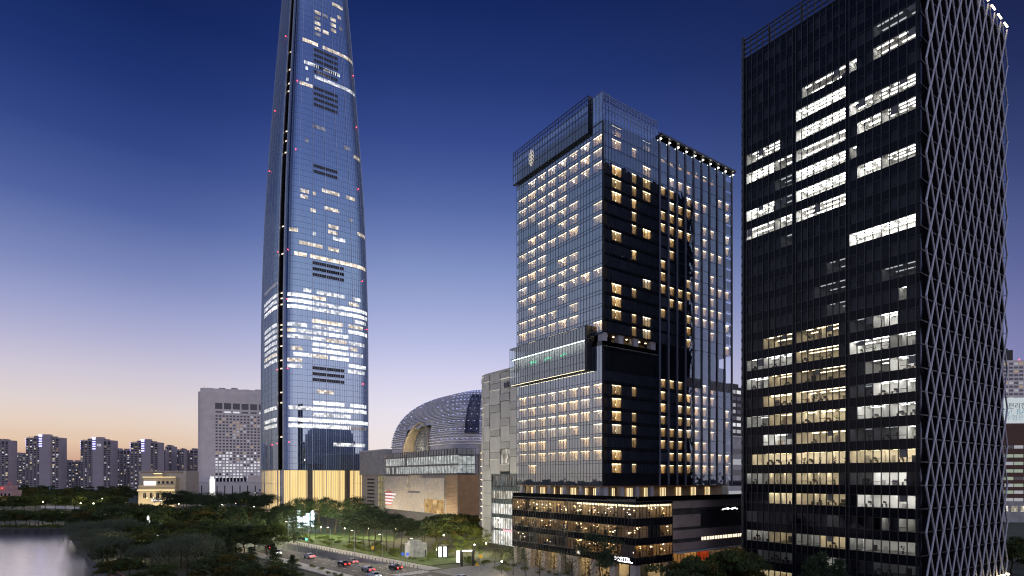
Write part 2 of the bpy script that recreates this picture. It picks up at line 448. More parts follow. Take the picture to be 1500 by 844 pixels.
# ------------------------------------------------------------------ office tower on the right
def office_tower():
    ox, oy = 74.1, 106.0
    root = thing('office_tower', 'black glass office tower at right with a pale diagonal lattice on its side', 'office tower', (ox, oy, 0), TH)
    L, Wd, H = 35.3, 46.5, 121.6
    P0, PIT = 23.6, 4.3
    kmin, kmax = -5, 22
    rng = random.Random(11)
    bays = {'C': (.6, 12.2), 'B': (12.85, 23.05), 'A': (23.8, 34.7)}
    mb = MB()                                          # dark shell
    mb.box(9.2, Wd-.02, .3, L-.02, 0, H, M['dwall'])
    mb.box(.02, 9.2, L-.3, L, 0, H, M['dwall'])
    mb.box(0, 9.2, .25, .45, 0, H, M['dwall'])
    mb.box(0.02, 9.3, .3, L, H-.3, H, M['dwall'])
    mb.build('shell', root)
    sp = MB()
    sp.fquad(FL, .02, L, 0, P0+PIT*kmin-.02, 0, M['g_spandrel']) if P0+PIT*kmin > .5 else None
    for k in range(kmin, kmax+1):                      # spandrel bands between window rows
        z1 = P0+PIT*(k+1); z0 = P0+PIT*k+2.42
        if k == kmax: z1 = H
        sp.box(0.02, L, 0, .22, z0, z1, M['g_spandrel'], FL)
        sp.box(0.02, L, .22, 9.0, z0+.3, z0+.5, M['dwall'], FL)
    for a, b in ((0.0, .12), (12.2, 12.85), (23.05, 23.8), (34.7, L)):
        sp.box(a, b, 0.03, .3, 0, H, M['g_spandrel'], FL)
    sp.build('spandrel', root)
    mu = MB()
    for nm, (a, b) in bays.items():
        n = 8
        for i in range(n+1):
            s = a+(b-a)*i/n
            mu.box(s-.075, s+.075, -.14, .06, 2, H-.4, M['black'], FL)
    for k in range(kmin, kmax+1):
        z = P0+PIT*k
        mu.box(0, L, -.05, .05, z-.05, z+.03, M['black'], FL)
        mu.box(0, L, -.05, .05, z+2.38, z+2.46, M['black'], FL)
    mu.build('mullion_grid', root)
    # lit rooms: floor, bay, first pane, last pane (counted from the corner for C, B, A), lamp
    W1, W2, W3, Y1, Y2 = M['lamp_w'], M['lamp_w2'], M['lamp_w3'], M['lamp_y'], M['lamp_y2']
    lit = {20: [('C', 0, 5, W3)], 19: [('C', 0, 5, W2), ('B', 0, 7, W2), ('C', 7, 8, W1)], 18: [('B', 0, 8, W1)],
           17: [('C', 0, 5, W2), ('C', 5, 8, W1), ('B', 0, 8, W1), ('A', 2, 8, W2)], 16: [('C', 0, 4, W2), ('C', 4, 7, W1), ('B', 0, 8, W1), ('A', 0, 3, W2), ('A', 3, 8, W1)],
           15: [('B', 0, 8, W1), ('A', 0, 3, W3), ('C', 7, 8, W2)], 14: [('C', 0, 4, W2), ('C', 4, 7, W1), ('B', 0, 8, W1), ('A', 0, 3, W3), ('A', 3, 8, W1)],
           13: [('B', 0, 8, W1), ('A', 0, 3, W2), ('A', 3, 8, W1)], 12: [('A', 0, 2, W3)], 11: [('C', 0, 8, W1)],
           10: [('B', 0, 3, W3)], 9: [('C', 0, 4, W3), ('B', 0, 5, W3)], 8: [('C', 1, 2, W2), ('B', 0, 3, W3)],
           7: [('C', 2, 5, W1), ('C', 5, 8, W3), ('B', 1, 8, Y2), ('A', 0, 5, Y2)],
           6: [('C', 0, 3, W2), ('C', 3, 8, W1), ('B', 1, 8, Y2), ('A', 0, 5, W2), ('A', 5, 8, W2)],
           5: [('C', 0, 3, W1), ('C', 3, 6, W2), ('B', 0, 8, Y2), ('A', 0, 4, Y2), ('A', 4, 8, W2)],
           4: [('C', 0, 2, W1), ('C', 2, 5, W1), ('C', 5, 8, W3), ('B', 0, 8, Y1), ('A', 0, 5, Y2)],
           3: [('C', 0, 3, W1), ('C', 3, 7, W1), ('B', 0, 8, Y1), ('A', 0, 4, Y2), ('A', 4, 8, W2)],
           2: [('C', 0, 2, W1), ('C', 2, 5, W3), ('C', 5, 8, W3), ('B', 0, 8, Y1), ('A', 0, 5, W1)],
           1: [('C', 0, 8, Y1), ('B', 0, 8, Y1), ('A', 0, 7, Y1)],
           0: [('C', 1, 5, W1), ('C', 5, 8, W3), ('B', 1, 8, Y1), ('A', 0, 4, Y1), ('A', 4, 8, W2)],
           -1: [('C', 0, 3, W1), ('C', 3, 7, W1), ('B', 0, 8, Y1), ('A', 0, 4, Y1)],
           -2: [('C', 0, 2, W2), ('C', 3, 4, W2), ('B', 1, 3, W3), ('A', 6, 8, W3)],
           -3: [('C', 0, 8, W2), ('B', 4, 8, W2), ('B', 0, 4, Y2), ('A', 0, 4, Y2), ('A', 4, 8, W2)],
           -4: [('C', 0, 5, W3), ('B', 0, 4, W2), ('A', 0, 6, W3)], -5: [('A', 0, 8, Y2)]}
    for k, rows in lit.items():
        for bay, p0, p1, lamp in rows:
            a, b = bays[bay]; w = (b-a)/8
            r = MB()
            deep = rng.choice((4.5, 6.5, 8.2))
            upper = k > 10
            room(r, FL, a+p0*w+.02, a+p1*w-.02, P0+PIT*k-.1, P0+PIT*k+2.6, deep, lamp, rng, rows=3 if upper else 2, furniture=.35 if upper else 1.15)
            if rng.random() < .35 and p1-p0 > 2:        # a half-lowered blind
                q = rng.randrange(p0, p1)
                r.fquad(FL, a+q*w+.06, a+(q+1)*w-.06, P0+PIT*k+rng.uniform(.6, 1.6), P0+PIT*k+2.4, .2, M['concrete'])
            r.build('office_room', root)
    for k in range(kmin, kmax+1):                      # dark rooms have a blind wall behind the glass
        for bay, (a, b) in bays.items():
            w = (b-a)/8
            free = [True]*8
            for e in lit.get(k, []):
                if e[0] == bay:
                    for i in range(e[1], e[2]): free[i] = False
            g = MB(); g.fquad(FL, a+.03, b-.03, P0+PIT*k+.03, P0+PIT*k+2.38, .04, M['g_office'])
            for i in range(8):
                if rng.random() < .12: g.box(a+i*w+.05, a+(i+1)*w-.05, .05, .1, P0+PIT*k+.7, P0+PIT*k+.78, M['black'], FL)
            g.build('window', root)
            if any(free):
                d = MB()
                for i in range(8):
                    if free[i]:
                        dd = rng.choice((.35, .5, 1.4, 2.5))
                        d.fquad(FL, a+i*w, a+(i+1)*w, P0+PIT*k-.2, P0+PIT*k+2.7, dd, rng.choice((M['dwall'], M['dwall'], M['darkstone'])))
                d.build('dark_room', root)
    # roof screen
    t = MB()
    for F, n, LL in ((FL, 24, L), (FR, 28, Wd)):
        for z in (H+.1, H+1.1, H+2.3, H+3.5, H+4.4):
            t.box(.1, LL, .05, .25, z-.13, z+.13, M['black'], F)
        for i in range(n+1):
            s = .1+(LL-.2)*i/n
            t.box(s-.1, s+.1, .02, .3, H-.2, H+4.4, M['black'], F)
            if i % 5 == 0: t.box(s-.25, s+.25, .3, .8, H-.2, H+4.0, M['black'], F)
    t.build('roof_screen', root)
    c = MB()                                           # far left edge: lattice of the hidden side seen edge on
    c.box(-.35, .1, L-.1, L+.5, 2, H+5, M['black'])
    for i in range(56):
        z = 4+i*2.15
        c.bar((-.5, L+.05, z), (-.5, L+.5, z+1.07), .05, M['steel']); c.bar((-.5, L+.5, z+1.07), (-.5, L+.05, z+2.15), .05, M['steel'])
    c.build('edge_post', root)
    # corner glass strip and right side wall
    s = MB(); s.fquad(FR, .9, Wd, 0, H+4, .0, M['flat_black']); s.fquad(FR, 0, .9, 0, H, 0, M['g_office'])
    for k in range(kmin, kmax+1): s.box(0, Wd, -.1, -.02, P0+PIT*k-.1, P0+PIT*k+.1, M['black'], FR)
    for i in range(60):                                # small plant-room lamps glinting between the bars
        pass
    s.build('side_wall', root)
    la = MB()
    ncol = 22; w = (Wd-.6)/ncol                        # zigzag tubes, neighbours touching at every second floor
    for i in range(ncol):
        z = 2.0; k = 0
        while z < H+4:
            z1 = min(z+PIT, H+4.6)
            xr, xl = .3+w*(i+1)-.14, .3+w*i+.14
            a, b = (xr, xl) if (i+k) % 2 == 0 else (xl, xr)
            e = a+(b-a)*(z1-z)/PIT
            la.bar((a, -.8, z), (e, -.8, z1), .17, M['lattice'], 6)
            if (i+k) % 2 == 0: la.bar((a+.14, -.8, z), (a+.14, 0, z-.3), .07, M['black'], 4); la.box(a-.1, a+.38, -.95, -.7, z-.12, z+.12, M['lattice'])
            z += PIT; k += 1
    la.build('lattice', root)
    for i in range(7):                                 # uplights at the foot, lamps along the roof edge
        b = MB(); b.lathe([(.05, 0), (.32, .1), (.32, .4), (.0, .45)], M['cove'], 8)
        b.build('uplight', root, (Wd-2-i*3.2, -1.3, 3.2))
    for i in range(5):
        b = MB(); b.box(-1.1, 1.1, -.12, .12, 0, .16, M['cove'])
        b.build('roof_lamp', root, (Wd-2.2-i*4.2, -1.0, H+4.9))
    return root
M['flat_black'] = matte('flat_black_cladding', (.006, .006, .008), 1.0, .3)
M['flat_black'].node_tree.nodes['Principled BSDF'].inputs['Specular IOR Level'].default_value = 0
M['lattice'] = matte('lattice_tube', (.5, .5, .53), .45, .1, metal=.2)
office_tower()

# ------------------------------------------------------------------ hotel tower
def hotel():
    ox, oy = 22.1, 143.0
    root = thing('hotel_tower', 'blue glass hotel tower with curtained lit windows and a projecting glass sky lounge', 'hotel', (ox, oy, 0), TH)
    L, W1, W2 = 35.6, 20.7, 53.6
    ZB, ZG0, ZG1, ZR = 23.0, 57.6, 60.9, 111.3
    rng = random.Random(5)
    PIT = 3.28
    def sill(k): return (26.2+PIT*k) if k < 8 else (61.4+PIT*(k-8))
    core = MB()
    core.box(2.0, W2-.3, 2.0, L-.3, ZB, ZG0, M['hcore']); core.box(7.5, W2-.3, 4.4, L-.3, ZG0, ZG1, M['hcore']); core.box(2.0, W2-.3, 2.0, L-.3, ZG1, 115, M['hcore'])
    core.box(.05, W2, .05, L, ZB-.25, ZB-.02, M['wood'])
    core.build('core', root)
    gl = MB()                                          # glass skin
    gl.fquad(FL, 0, L, ZB, ZG0, 0, M['g_hotel']); gl.fquad(FL, 4.2, L, ZG0, ZG1, 0, M['g_hotel']); gl.fquad(FL, 0, L, ZG1, 119.6, 0, M['g_hotel'])
    gl.build('glass_wall', root)
    gr = MB()
    gr.fquad(FR, 0, W1, ZB, ZG0, 0, M['g_hotel2']); gr.fquad(FR, 0, W1, ZG1, 117.2, 0, M['g_hotel2'])
    gr.fquad(FR, W1, W2, ZB, 115.2, .02, M['g_hotel3'])
    gr.build('glass_wall', root)
    fr = MB()
    for i in range(33):
        s = L*i/32
        for a, b in ((ZB, ZG0), (ZG1, 119.6)) if s < 4.1 else ((ZB, 119.6),):
            fr.box(s-.035, s+.035, -.07, .05, a, b, M['frame2'], FL)
    k = 0
    for k in range(0, 24):
        z = sill(k)
        for dz, h in ((-.14, .1), (-.95, .1)):
            fr.box(0, L, -.06, .04, z+dz-h/2, z+dz+h/2, M['frame2'], FL)
        fr.box(0, L, .08, .3, z-.95, z-.14, M['hband'], FL)
    fr.build('facade_frame', root)
    f2 = MB()
    for i in range(20):
        s = W1*i/19
        for a, b in ((ZB, ZG0), (ZG1, 117)): f2.box(s-.03, s+.03, -.05, .05, a, b, M['frame'], FR)
    for k in range(24):
        z = sill(k)-.5
        f2.box(0, W1, -.04, .04, z-.05, z+.05, M['frame'], FR)
        f2.box(W1, W2, -.03, .08, z-.05, z+.05, M['frame2'], FR)
    f2.box(0.0, .55, -.12, .1, ZG1, 112.5, M['black'], FR); f2.box(0.0, .55, -.12, .1, ZB, ZG0, M['black'], FR)
    f2.build('facade_frame', root)
    # wing fins, each with a downlight under the roof edge
    fm = MB(); fm.box(-.28, .28, -.2, .1, ZB, 115.6, M['fin']); fmesh = fm.mesh('fin')
    lm = MB(); lm.box(-.22, .22, -.6, -.36, 114.9, 115.05, M['fin_lamp']); lmesh = lm.mesh('fin_lamp')
    for i in range(10):
        s = W1+.35+(W2-W1-.7)*i/9
        place_mesh('fin', fmesh, root, (s, 0, 0))
        place_mesh('downlight', lmesh, root, (s, 0, 0))
    ro = MB(); ro.box(W1, W2+.2, -1.1, L, 115.6, 116.2, M['frame']); ro.box(W1, W2, .2, .3, 116.2, 117.1, M['g_clear'])
    ro.box(0, W1, 0.1, L, 112.2, 112.6, M['frame'])
    ro.build('roof', root)
    # curtained windows: (facade, s, z, w, h, bright)
    wins = []
    for k in range(23):
        z = sill(k)
        for c in range(8):                             # c 0 = nearest the corner
            s = .45+4.43*c
            lo = k < 8
            if not lo and z+2 > ZR: continue
            p = .96 if lo else .86
            if k in (8, 9): p = .8
            if k in (0,): p = .45
            if k in (7,): continue
            if not lo and c in (0, 1) and k in (18, 19, 14, 13, 11, 10, 9): p = .12
            if not lo and k in (15, 11): p = .25
            if c == 6 and not lo: p = .85
            if rng.random() > p: continue
            wins.append(('L', s-.15, z, 3.7 if c else 3.2, 2.35, 'hi' if (lo or (c == 6 and rng.random() < .75)) else 'mid', rng.randrange(4)))
    for k in range(25):
        z = sill(k)
        if z > 112 or (k == 7): continue
        for s, w, p in ((3.6, 3.5, .55), (10.9, 1.7, .55), (15.0, 3.1, .6)):
            if rng.random() < p: wins.append(('R', s, z, w, 2.3, 'hi' if s < 5 else 'mid', 1 if w > 3 else 3))
    for k in range(24):
        z = sill(k)
        if z > 106: continue
        for c in range(9):
            s = W1+.35+(W2-W1-.7)*(c+.5)/9
            p = .75 if k < 8 else .66
            if k in (8, 9, 15): p = .3
            if c == 7: p *= .5
            if rng.random() < p: wins.append(('W', s-.95, z, 1.9, 2.2, 'mid' if k < 8 else 'lo', rng.choice((1, 3, 1))))
    for c in range(7): wins.append(('W', W1+.35+(W2-W1-.7)*(c+.5)/9-1.0, 109.6, 2.0, 1.5, 'mid', 1))
    cov = {'wh': M['cove_w'], 'hi': M['cove'], 'mid': M['cove_m'], 'lo': M['cove2']}
    cache = {}
    def wmesh(w, h, b, st):
        key = (w, h, b, st)
        if key not in cache: cache[key] = hotel_window_mesh('window', w, h, st, cov[b], rng)
        return cache[key]
    def dist(wn):
        f, s = wn[0], wn[1]
        return (0 if f != 'W' else 500)+abs(wn[2]-30)*.2+s
    def vary(wn):
        u = rng.random()
        if wn[5] == 'hi': b = 'hi' if u < .55 else ('wh' if u < .72 else ('mid' if u < .9 else 'lo'))
        elif wn[5] == 'mid': b = 'mid' if u < .5 else ('lo' if u < .78 else ('wh' if u < .9 else 'hi'))
        else: b = 'lo' if u < .6 else ('mid' if u < .85 else 'wh')
        return wn[:5]+(b, wn[6])
    wins = [vary(wn) for wn in wins]
    wins.sort(key=dist)
    rest = MB()
    for i, (f, s, z, w, h, b, st) in enumerate(wins):
        me = wmesh(w, h, b, st)
        if i < 100:
            if f == 'L': o = place_mesh('window', me, root, (.32, s+w, z), -math.pi/2)     # s runs the other way round here
            else: o = place_mesh('window', me, root, (s, .33, z), 0)
            if f == 'L': o.rotation_euler.z = -math.pi/2
        else:
            base = len(rest.v)
            for v in me.vertices:
                x, y, zz = v.co
                if f == 'L': rest.v.append((.32+y, s+w-x, z+zz))
                else: rest.v.append((s+x, .33+y, z+zz))
            for p in me.polygons:
                rest.f.append(tuple(base+v for v in p.vertices)); rest.m.append(rest.mi(me.materials[p.material_index]))
    tag(rest.build('window', root), kind='stuff')
    bl = MB()                                          # drawn blinds behind every unlit pane
    for f, F, LN, s_lo in (('L', FL, L, .05), ('R', FR, W1, .6), ('W', FR, W2, W1+.05)):
        for k in range(25):
            z = sill(k)-.12
            if k == 7 and f != 'W': z1 = z+2.2
            z1 = min(sill(k)+2.3, 115)
            if z > 113: continue
            occ = sorted((w[1]-.02, w[1]+w[3]+.02) for w in wins if w[0] == f and abs(w[2]-sill(k)) < .5)
            s = s_lo
            for a, b in occ+[(LN-.05, None)]:
                if k == 9-1-0 and f != 'W' and False: break
                q = s
                while q < a-.05:
                    e = min(a, q+1.48)
                    if not (f != 'W' and ZG0 < z+1.5 < ZG1 and q < (4.2 if f == 'L' else W1)): bl.fquad(F, q, e, z, z1, .34+rng.random()*.12, rng.choice((M['blind'], M['blind'], M['blind2'])) if f == 'L' else (M['blind4'] if f == 'W' else M['blind3']))
                    q = e
                if b is None: break
                s = b
    bl.build('blinds', root)
    # dark louvre squares on the wing
    for c in (3, 4, 6, 7, 8):
        s = W1+.35+(W2-W1-.7)*(c+.5)/9
        b = MB(); b.box(s-1.2, s+1.2, .02, .12, 50.2, 52.9, M['black'])
        for j in range(8): b.box(s-1.2, s+1.2, -.03, .02, 50.3+j*.33, 50.42+j*.33, M['frame'])
        b.build('vent', root)
    # open terrace cut through the corner
    tz = MB()
    tz.box(.1, 7.4, .1, 4.3, ZG1-.1, ZG1, M['wood']); tz.box(7.4, 20.2, .1, 4.4, ZG1-.1, ZG1, M['wood'])
    tz.box(0, 20.5, 0, 4.4, ZG0-.15, ZG0, M['concrete'])
    tz.fquad(FR, 7.5, 20.2, ZG0, ZG1, 4.35, M['terr_wall'])
    for j in range(8): tz.box(1.2+j*2.4, 1.5+j*2.4, 2.2, 2.4, ZG1-.18, ZG1-.1, M['lamp_y'])
    tz.build('terrace', root)
    for s, d in ((.7, .4), (6.5, .5), (12.0, .5), (18.6, .5)):
        b = MB(); b.box(s-.6, s+1.1, d-.3, d+1.2, ZG0, ZG1-.1, M['column']); b.build('column', root)
    b = MB(); b.box(.05, 20.3, .02, .06, ZG0, ZG0+1.1, M['g_clear']); b.box(.02, .06, .05, 4.2, ZG0, ZG0+1.1, M['g_clear']); b.build('balustrade', root)
    # sky lounge: projecting glass box
    lx0, ly0, ly1, lz0, lz1 = -1.8, 4.2, 36.6, 52.0, 62.8
    sl = thing('sky_lounge', None, None); sl.parent = root
    del_keys = [k for k in ('label', 'category') if k in sl]
    lo = MB()
    lo.box(lx0+.1, .3, ly0+.1, ly1, lz0, lz0+.5, M['frame2']); lo.box(lx0+.1, .3, ly0+.1, ly1, lz1-.4, lz1, M['frame2'])
    lo.box(lx0+.05, .9, ly0-.5, ly0+.1, lz0-.1, lz1+.2, M['black'])
    lo.fquad(FL, ly0, ly1, lz0+.4, 56.2, .1, M['lounge_white']); lo.fquad(FL, ly0, ly1, 59.6, lz1-.3, .1, M['lounge_white'])
    lo.fquad(FL, ly0, ly1, 56.2, 59.6, -.2, M['lounge_in'])
    lo.box(ly0+.2, ly1-.2, -.9, -.4, 56.0, 56.2, M['white'], FL); lo.box(ly0+.2, ly1-.2, -1.5, -.3, 59.5, 59.7, M['white'], FL)
    lo.box(ly0+.4, ly1-.4, -1.35, -1.2, 59.36, 59.48, M['lounge_lamp'], FL)
    for i in range(26):
        s = ly0+1+i*1.2+R.random()*.5
        lo.box(s, s+.5, -.9, -.6, 56.2, 56.2+R.uniform(.7, 1.4), R.choice((M['desk'], M['dark_item'], M['wall'])), FL)
    for s in (12, 18.5, 25):                           # a green sign's reflection, put in as glowing strokes inside the lounge
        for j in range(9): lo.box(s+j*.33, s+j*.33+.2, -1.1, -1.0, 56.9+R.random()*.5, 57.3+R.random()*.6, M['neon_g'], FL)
    lo.box(ly0+.3, ly1-.3, -1.7, -1.62, lz0-.05, lz0+.02, M['cove_m'], FL)
    lo.build('lounge_interior', sl)
    g = MB(); g.fquad(FL, ly0, ly1, lz0, lz1, lx0, M['g_sky']); g.build('lounge_glass', sl)
    f = MB()
    for i in range(31):
        s = ly0+(ly1-ly0)*i/30; f.box(s-.04, s+.04, lx0-.09, lx0+.05, lz0, lz1, M['frame3'], FL)
    for z in (lz0, 53.9, 56.0, 59.6, lz1): f.box(ly0, ly1, lx0-.06, lx0+.04, z-.06, z+.06, M['frame3'], FL)
    f.build('lounge_frame', sl)
    # crown: projecting glass screen on the left face, open steel frame above
    cr = MB()
    cx0, cy0, cy1, cz0, cz1 = -.8, 4.2, 36.4, 111.3, 120.6
    cr.box(cy0, cy1, cx0+.05, 0, cz0-.15, cz0+.1, M['frame'], FL)
    for i in range(29):
        s = cy0+(cy1-cy0)*i/28
        cr.box(s-.04, s+.04, cx0-.05, cx0+.08, cz0, cz1, M['frame'], FL)
        if i < 28:
            cr.bar(FL(s, cx0+.6, cz1-2.3), FL(s+(cy1-cy0)/28, cx0+.6, cz1), .05, M['steel'])
    for z in (cz0, 113.9, 116.4, cz1-2.3, cz1-.9, cz1): cr.box(cy0, cy1, cx0-.05, cx0+.1, z-.07, z+.07, M['frame'], FL)
    cr.box(cy0-.1, cy0+.1, cx0, 1.0, cz0, cz1, M['black'], FL)
    for i in range(8):
        s = cy1-.4; cr.bar((cx0+i*1.6, s, cz0+1), (cx0+i*1.6, s, cz1), .06, M['frame'])
    cr.build('crown_frame', root)
    cg = MB(); cg.fquad(FL, cy0, cy1, cz0, cz1-2.3, cx0, M['g_crown']); cg.build('crown_glass', root)
    cb = MB(); cb.box(cy0, cy1, .6, .7, 112.6, 116.5, M['blind2'], FL); cb.build('crown_back_wall', root)
    c2 = MB()
    for F, a0, a1, top, n in ((FR, .3, W1-.2, 119.4, 18), (FL, .1, 4.1, 119.8, 4)):
        for i in range(n+1):
            s = a0+(a1-a0)*i/n
            c2.box(s-.05, s+.05, .05, .2, 115, top, M['steel'], F); c2.box(s-.05, s+.05, 2.4, 2.55, 115, top, M['steel'], F)
            c2.bar(F(s, .1, top-.05), F(s, 2.5, top-.05), .06, M['steel'])
            if i < n: c2.bar(F(s, .1, top-.05), F(s+(a1-a0)/n, 2.5, top-.05), .045, M['steel']); c2.bar(F(s, .12, top-1.2), F(s+(a1-a0)/n, .12, top), .035, M['steel'])
        for z in (115.9, top-2.4, top-1.2, top):
            for d in (.05, 2.4): c2.box(a0, a1, d, d+.14, z-.06, z+.06, M['steel'], F)
    c2.build('crown_lattice', root)
    em = MB()                                          # lit emblem of loops on the crown glass
    for (a, b, r_) in ((0, 1.9, .42), (-.55, 1.15, .48), (.55, 1.15, .48), (-.6, .1, .5), (.6, .1, .5), (-.5, -.95, .48), (.5, -.95, .48), (0, -1.75, .38), (0, .6, .3), (0, -.4, .3)):
        for j in range(10):
            t0, t1 = 2*math.pi*j/10, 2*math.pi*(j+1)/10
            em.bar(FL(27.3+a+r_*math.cos(t0), cx0-.25, 115.1+b+r_*math.sin(t0)), FL(27.3+a+r_*math.cos(t1), cx0-.25, 115.1+b+r_*math.sin(t1)), .055, M['emblem'])
    em.build('emblem', root)
    return root
M['hcore'] = matte('hotel_core', (.045, .055, .08), .8, .25, .3)
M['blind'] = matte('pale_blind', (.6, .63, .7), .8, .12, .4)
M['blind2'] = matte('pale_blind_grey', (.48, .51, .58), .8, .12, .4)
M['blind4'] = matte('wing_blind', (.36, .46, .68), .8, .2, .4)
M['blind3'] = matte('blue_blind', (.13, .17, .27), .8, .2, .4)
M['hband'] = matte('hotel_slab_band', (.05, .06, .085), .6, .15)
M['frame2'] = matte('blue_grey_frame', (.09, .1, .14), .4, .15, metal=.3)
M['frame3'] = matte('pale_blue_frame', (.2, .23, .27), .4, .15, metal=.3)
M['fin'] = matte('fin_metal', (.13, .15, .2), .5, .15, .4)
M['fin_lamp'] = emit('fin_lamp', (1, .88, .7), 14)
M['cove_w'] = emit('curtain_cove_light_white', (1, .9, .72), 12)
M['cove_m'] = emit('curtain_cove_light_mid', (1, .8, .5), 10)
M['g_hotel2'] = glass('hotel_side_glass', 2.3, (.58, .74, 1), (.7, .72, .75), wave=.5, wscale=.5)
M['g_hotel3'] = glass('hotel_wing_glass', 2.4, (.6, .76, 1), (.82, .84, .88), wave=.7, wscale=.5)
M['g_crown'] = glass('crown_glass', 2.6, (.85, .92, 1), (.7, .75, .8), wave=.15)
M['terr_wall'] = matte('terrace_wall', (.5, .36, .2), .7, .3, .7)
M['lounge_white'] = matte('lounge_blind', (.72, .78, .8), .7, .1, .5)
M['lounge_in'] = matte('lounge_wall', (.55, .5, .44), .8, .25, 1.2)
M['lounge_lamp'] = emit('lounge_lamp', (.95, .97, .9), 9)
M['lounge_lamp2'] = emit('lounge_glow', (.75, .95, 1), 1.2)
M['emblem'] = emit('emblem_light', (1, .9, .75), .8)
hotel()
# ------------------------------------------------------------------ hotel podium with restaurants, and its striped annex
def podium():
    ox, oy = 22.1, 143.0
    root = thing('hotel_podium', 'dark glass podium under the blue hotel tower with warmly lit restaurant floors and white letters', 'podium building', (ox, oy, 0), TH)
    X0, Y0, Y1, X1 = -1.5, -12.3, 35.8, 11.2
    ZB, ZT = 5.1, 19.5
    FPL = lambda s, d, z: (X0+d, Y0+s, z)
    FPR = lambda s, d, z: (X0+s, Y0+d, z)
    LL, LR = Y1-Y0, X1-X0
    rng = random.Random(21)
    sh = MB()
    sh.box(X0, 54, Y0, Y1, ZT-.05, ZT+.18, M['frame'])
    sh.box(X0+7.3, X1-.05, Y0+7.3, Y1-.1, 0, ZT-.06, M['dwall'])
    sh.box(X0+.02, X1, Y0+.02, Y1, ZB-.1, ZB+.1, M['wood'])
    for z0, z1 in ((18.9, ZT-.05), (13.9, 15.7), (9.6, 11.2), (5.1, 6.8)):
        sh.box(0, LL, 0, .3, z0, z1, M['g_spandrel'], FPL); sh.box(0.3, LR, .001, .3, z0, z1, M['g_spandrel'], FPR)
        sh.box(.3, LL, .3, 7.2, z0, z0+.25, M['dwall'], FPL); sh.box(7.3, LR, .3, 7.2, z0, z0+.25, M['dwall'], FPR)
    sh.build('shell', root)
    levels = ((15.7, 18.9), (11.2, 13.9), (6.8, 9.6))
    amber = M['lamp_y2']
    for li, (z0, z1) in enumerate(levels):
        for (F, LN, nseg) in ((FPL, LL, 8), (FPR, LR, 3)):
            cuts = [LN*i/nseg for i in range(nseg+1)]
            for i in range(nseg):
                a, b = cuts[i], cuts[i+1]
                g = MB(); g.fquad(F, a+.03, b-.03, z0, z1, .03, M['g_hotel_dark']); g.build('window', root)
                r = MB()
                left = F is FPL
                if li == 0: lamp = rng.choice((M['lamp_p'], M['lamp_p2'], M['lamp_p']))
                elif li == 1: lamp = rng.choice((M['lamp_p'], M['lamp_p2'], M['lamp_p2'])) if left or i != 1 else None
                else: lamp = (M['lamp_o'] if i < 3 else (M['lamp_w3'] if i % 2 else None)) if left else M['lamp_o']
                if lamp is None:
                    r.fquad(F, a, b, z0, z1, 1.2, M['dwall'])
                    for q in range(3): r.box(a+.3+q*1.6, a+1.5+q*1.6, .5, .55, z0, z1-.1, M['dark_item'], F)
                    r.build('dark_room', root)
                elif left and i == 0: continue          # the corner room belongs to the other facade
                else:
                    room(r, F, a+(.1 if i == 0 else .01), b-.01, z0-.1, z1+.05, 5.9 if not left else 5.5, lamp, rng, rows=2, furniture=1.3, wall=rng.choice((M['desk'], M['tan'], M['beige'])), lampw=.2, open0=(not left and i == 0), spots=(M['spot_a'], M['spot_b'], M['spot_c']))
                    n = int((b-a)/1.3)
                    for q in range(n):                 # blinds, screens and cabinets standing close to the glass
                        if rng.random() < .4:
                            s = a+.1+q*1.3; F_ = F
                            r.box(s, s+rng.uniform(.3, .9), .5, .6, z0, z0+rng.uniform(.7, 2.6), rng.choice((M['dark_item'], M['desk'], M['dark_item'], M['wood'])), F_)
                    r.build('restaurant', root)
    st = MB()                                          # bright cove along the top restaurant level, round the corner
    for F, a, b in ((FPL, 0.2, 20.5), (FPR, .2, LR)):
        s = a
        while s < b-.5:
            st.box(s, s+1.0, .35, .5, 18.35, 18.75, M['strip'], F); s += 1.12
    st.build('light_strip', root)
    mu = MB()
    for F, LN in ((FPL, LL), (FPR, LR)):
        n = int(LN/1.1)
        for i in range(n+1):
            s = LN*i/n; mu.box(s-.035, s+.035, -.07, .05, ZB, ZT-.1, M['black'], F)
        for z0, z1 in levels:
            mu.box(0, LN, -.05, .06, z0-.05, z0+.05, M['black'], F); mu.box(0, LN, -.05, .06, z1-.05, z1+.05, M['black'], F)
            mu.box(0, LN, -.02, .04, z1-.75, z1-.69, M['black'], F)
    mu.build('mullion_grid', root)
    # terrace level under the tower
    tr = MB()
    tr.fquad(FL, 0, 35.4, ZT+.18, 22.75, 3.2, M['terr_wall']); tr.fquad(FR, 3.2, 53, ZT+.18, 22.75, 3.2, M['terr_wall'])
    tr.build('terrace_wall', root)
    for i in range(6):
        b = MB(); b.box(.5, 1.6, 1.5+i*6.4, 2.7+i*6.4, ZT+.18, 22.75, M['column']); b.build('column', root)
    for i in range(4):
        b = MB(); b.box(1.2+i*5.6, 2.5+i*5.6, .4, 1.5, ZT+.18, 22.75, M['column']); b.build('column', root)
    for i in range(14):
        F, s = (FL, 4+i*4.4) if i < 7 else (FR, 5+(i-7)*6.6)
        b = MB(); b.fquad(F, s, s+2.4, ZT+.2, 22.3, 3.1, M['door_lit'] if rng.random() < .7 else M['dwall'])
        for q in range(5): b.box(s+q*.6-.05, s+q*.6+.05, 2.9, 3.08, ZT+.2, 22.3, M['dark_item'], F)
        b.build('terrace_door', root)
    bl = MB(); bl.box(X0+.1, X0+.14, Y0+.1, Y1, ZT+.18, ZT+1.2, M['g_clear']); bl.box(X0+.1, 54, Y0+.1, Y0+.14, ZT+.18, ZT+1.2, M['g_clear']); bl.build('balustrade', root)
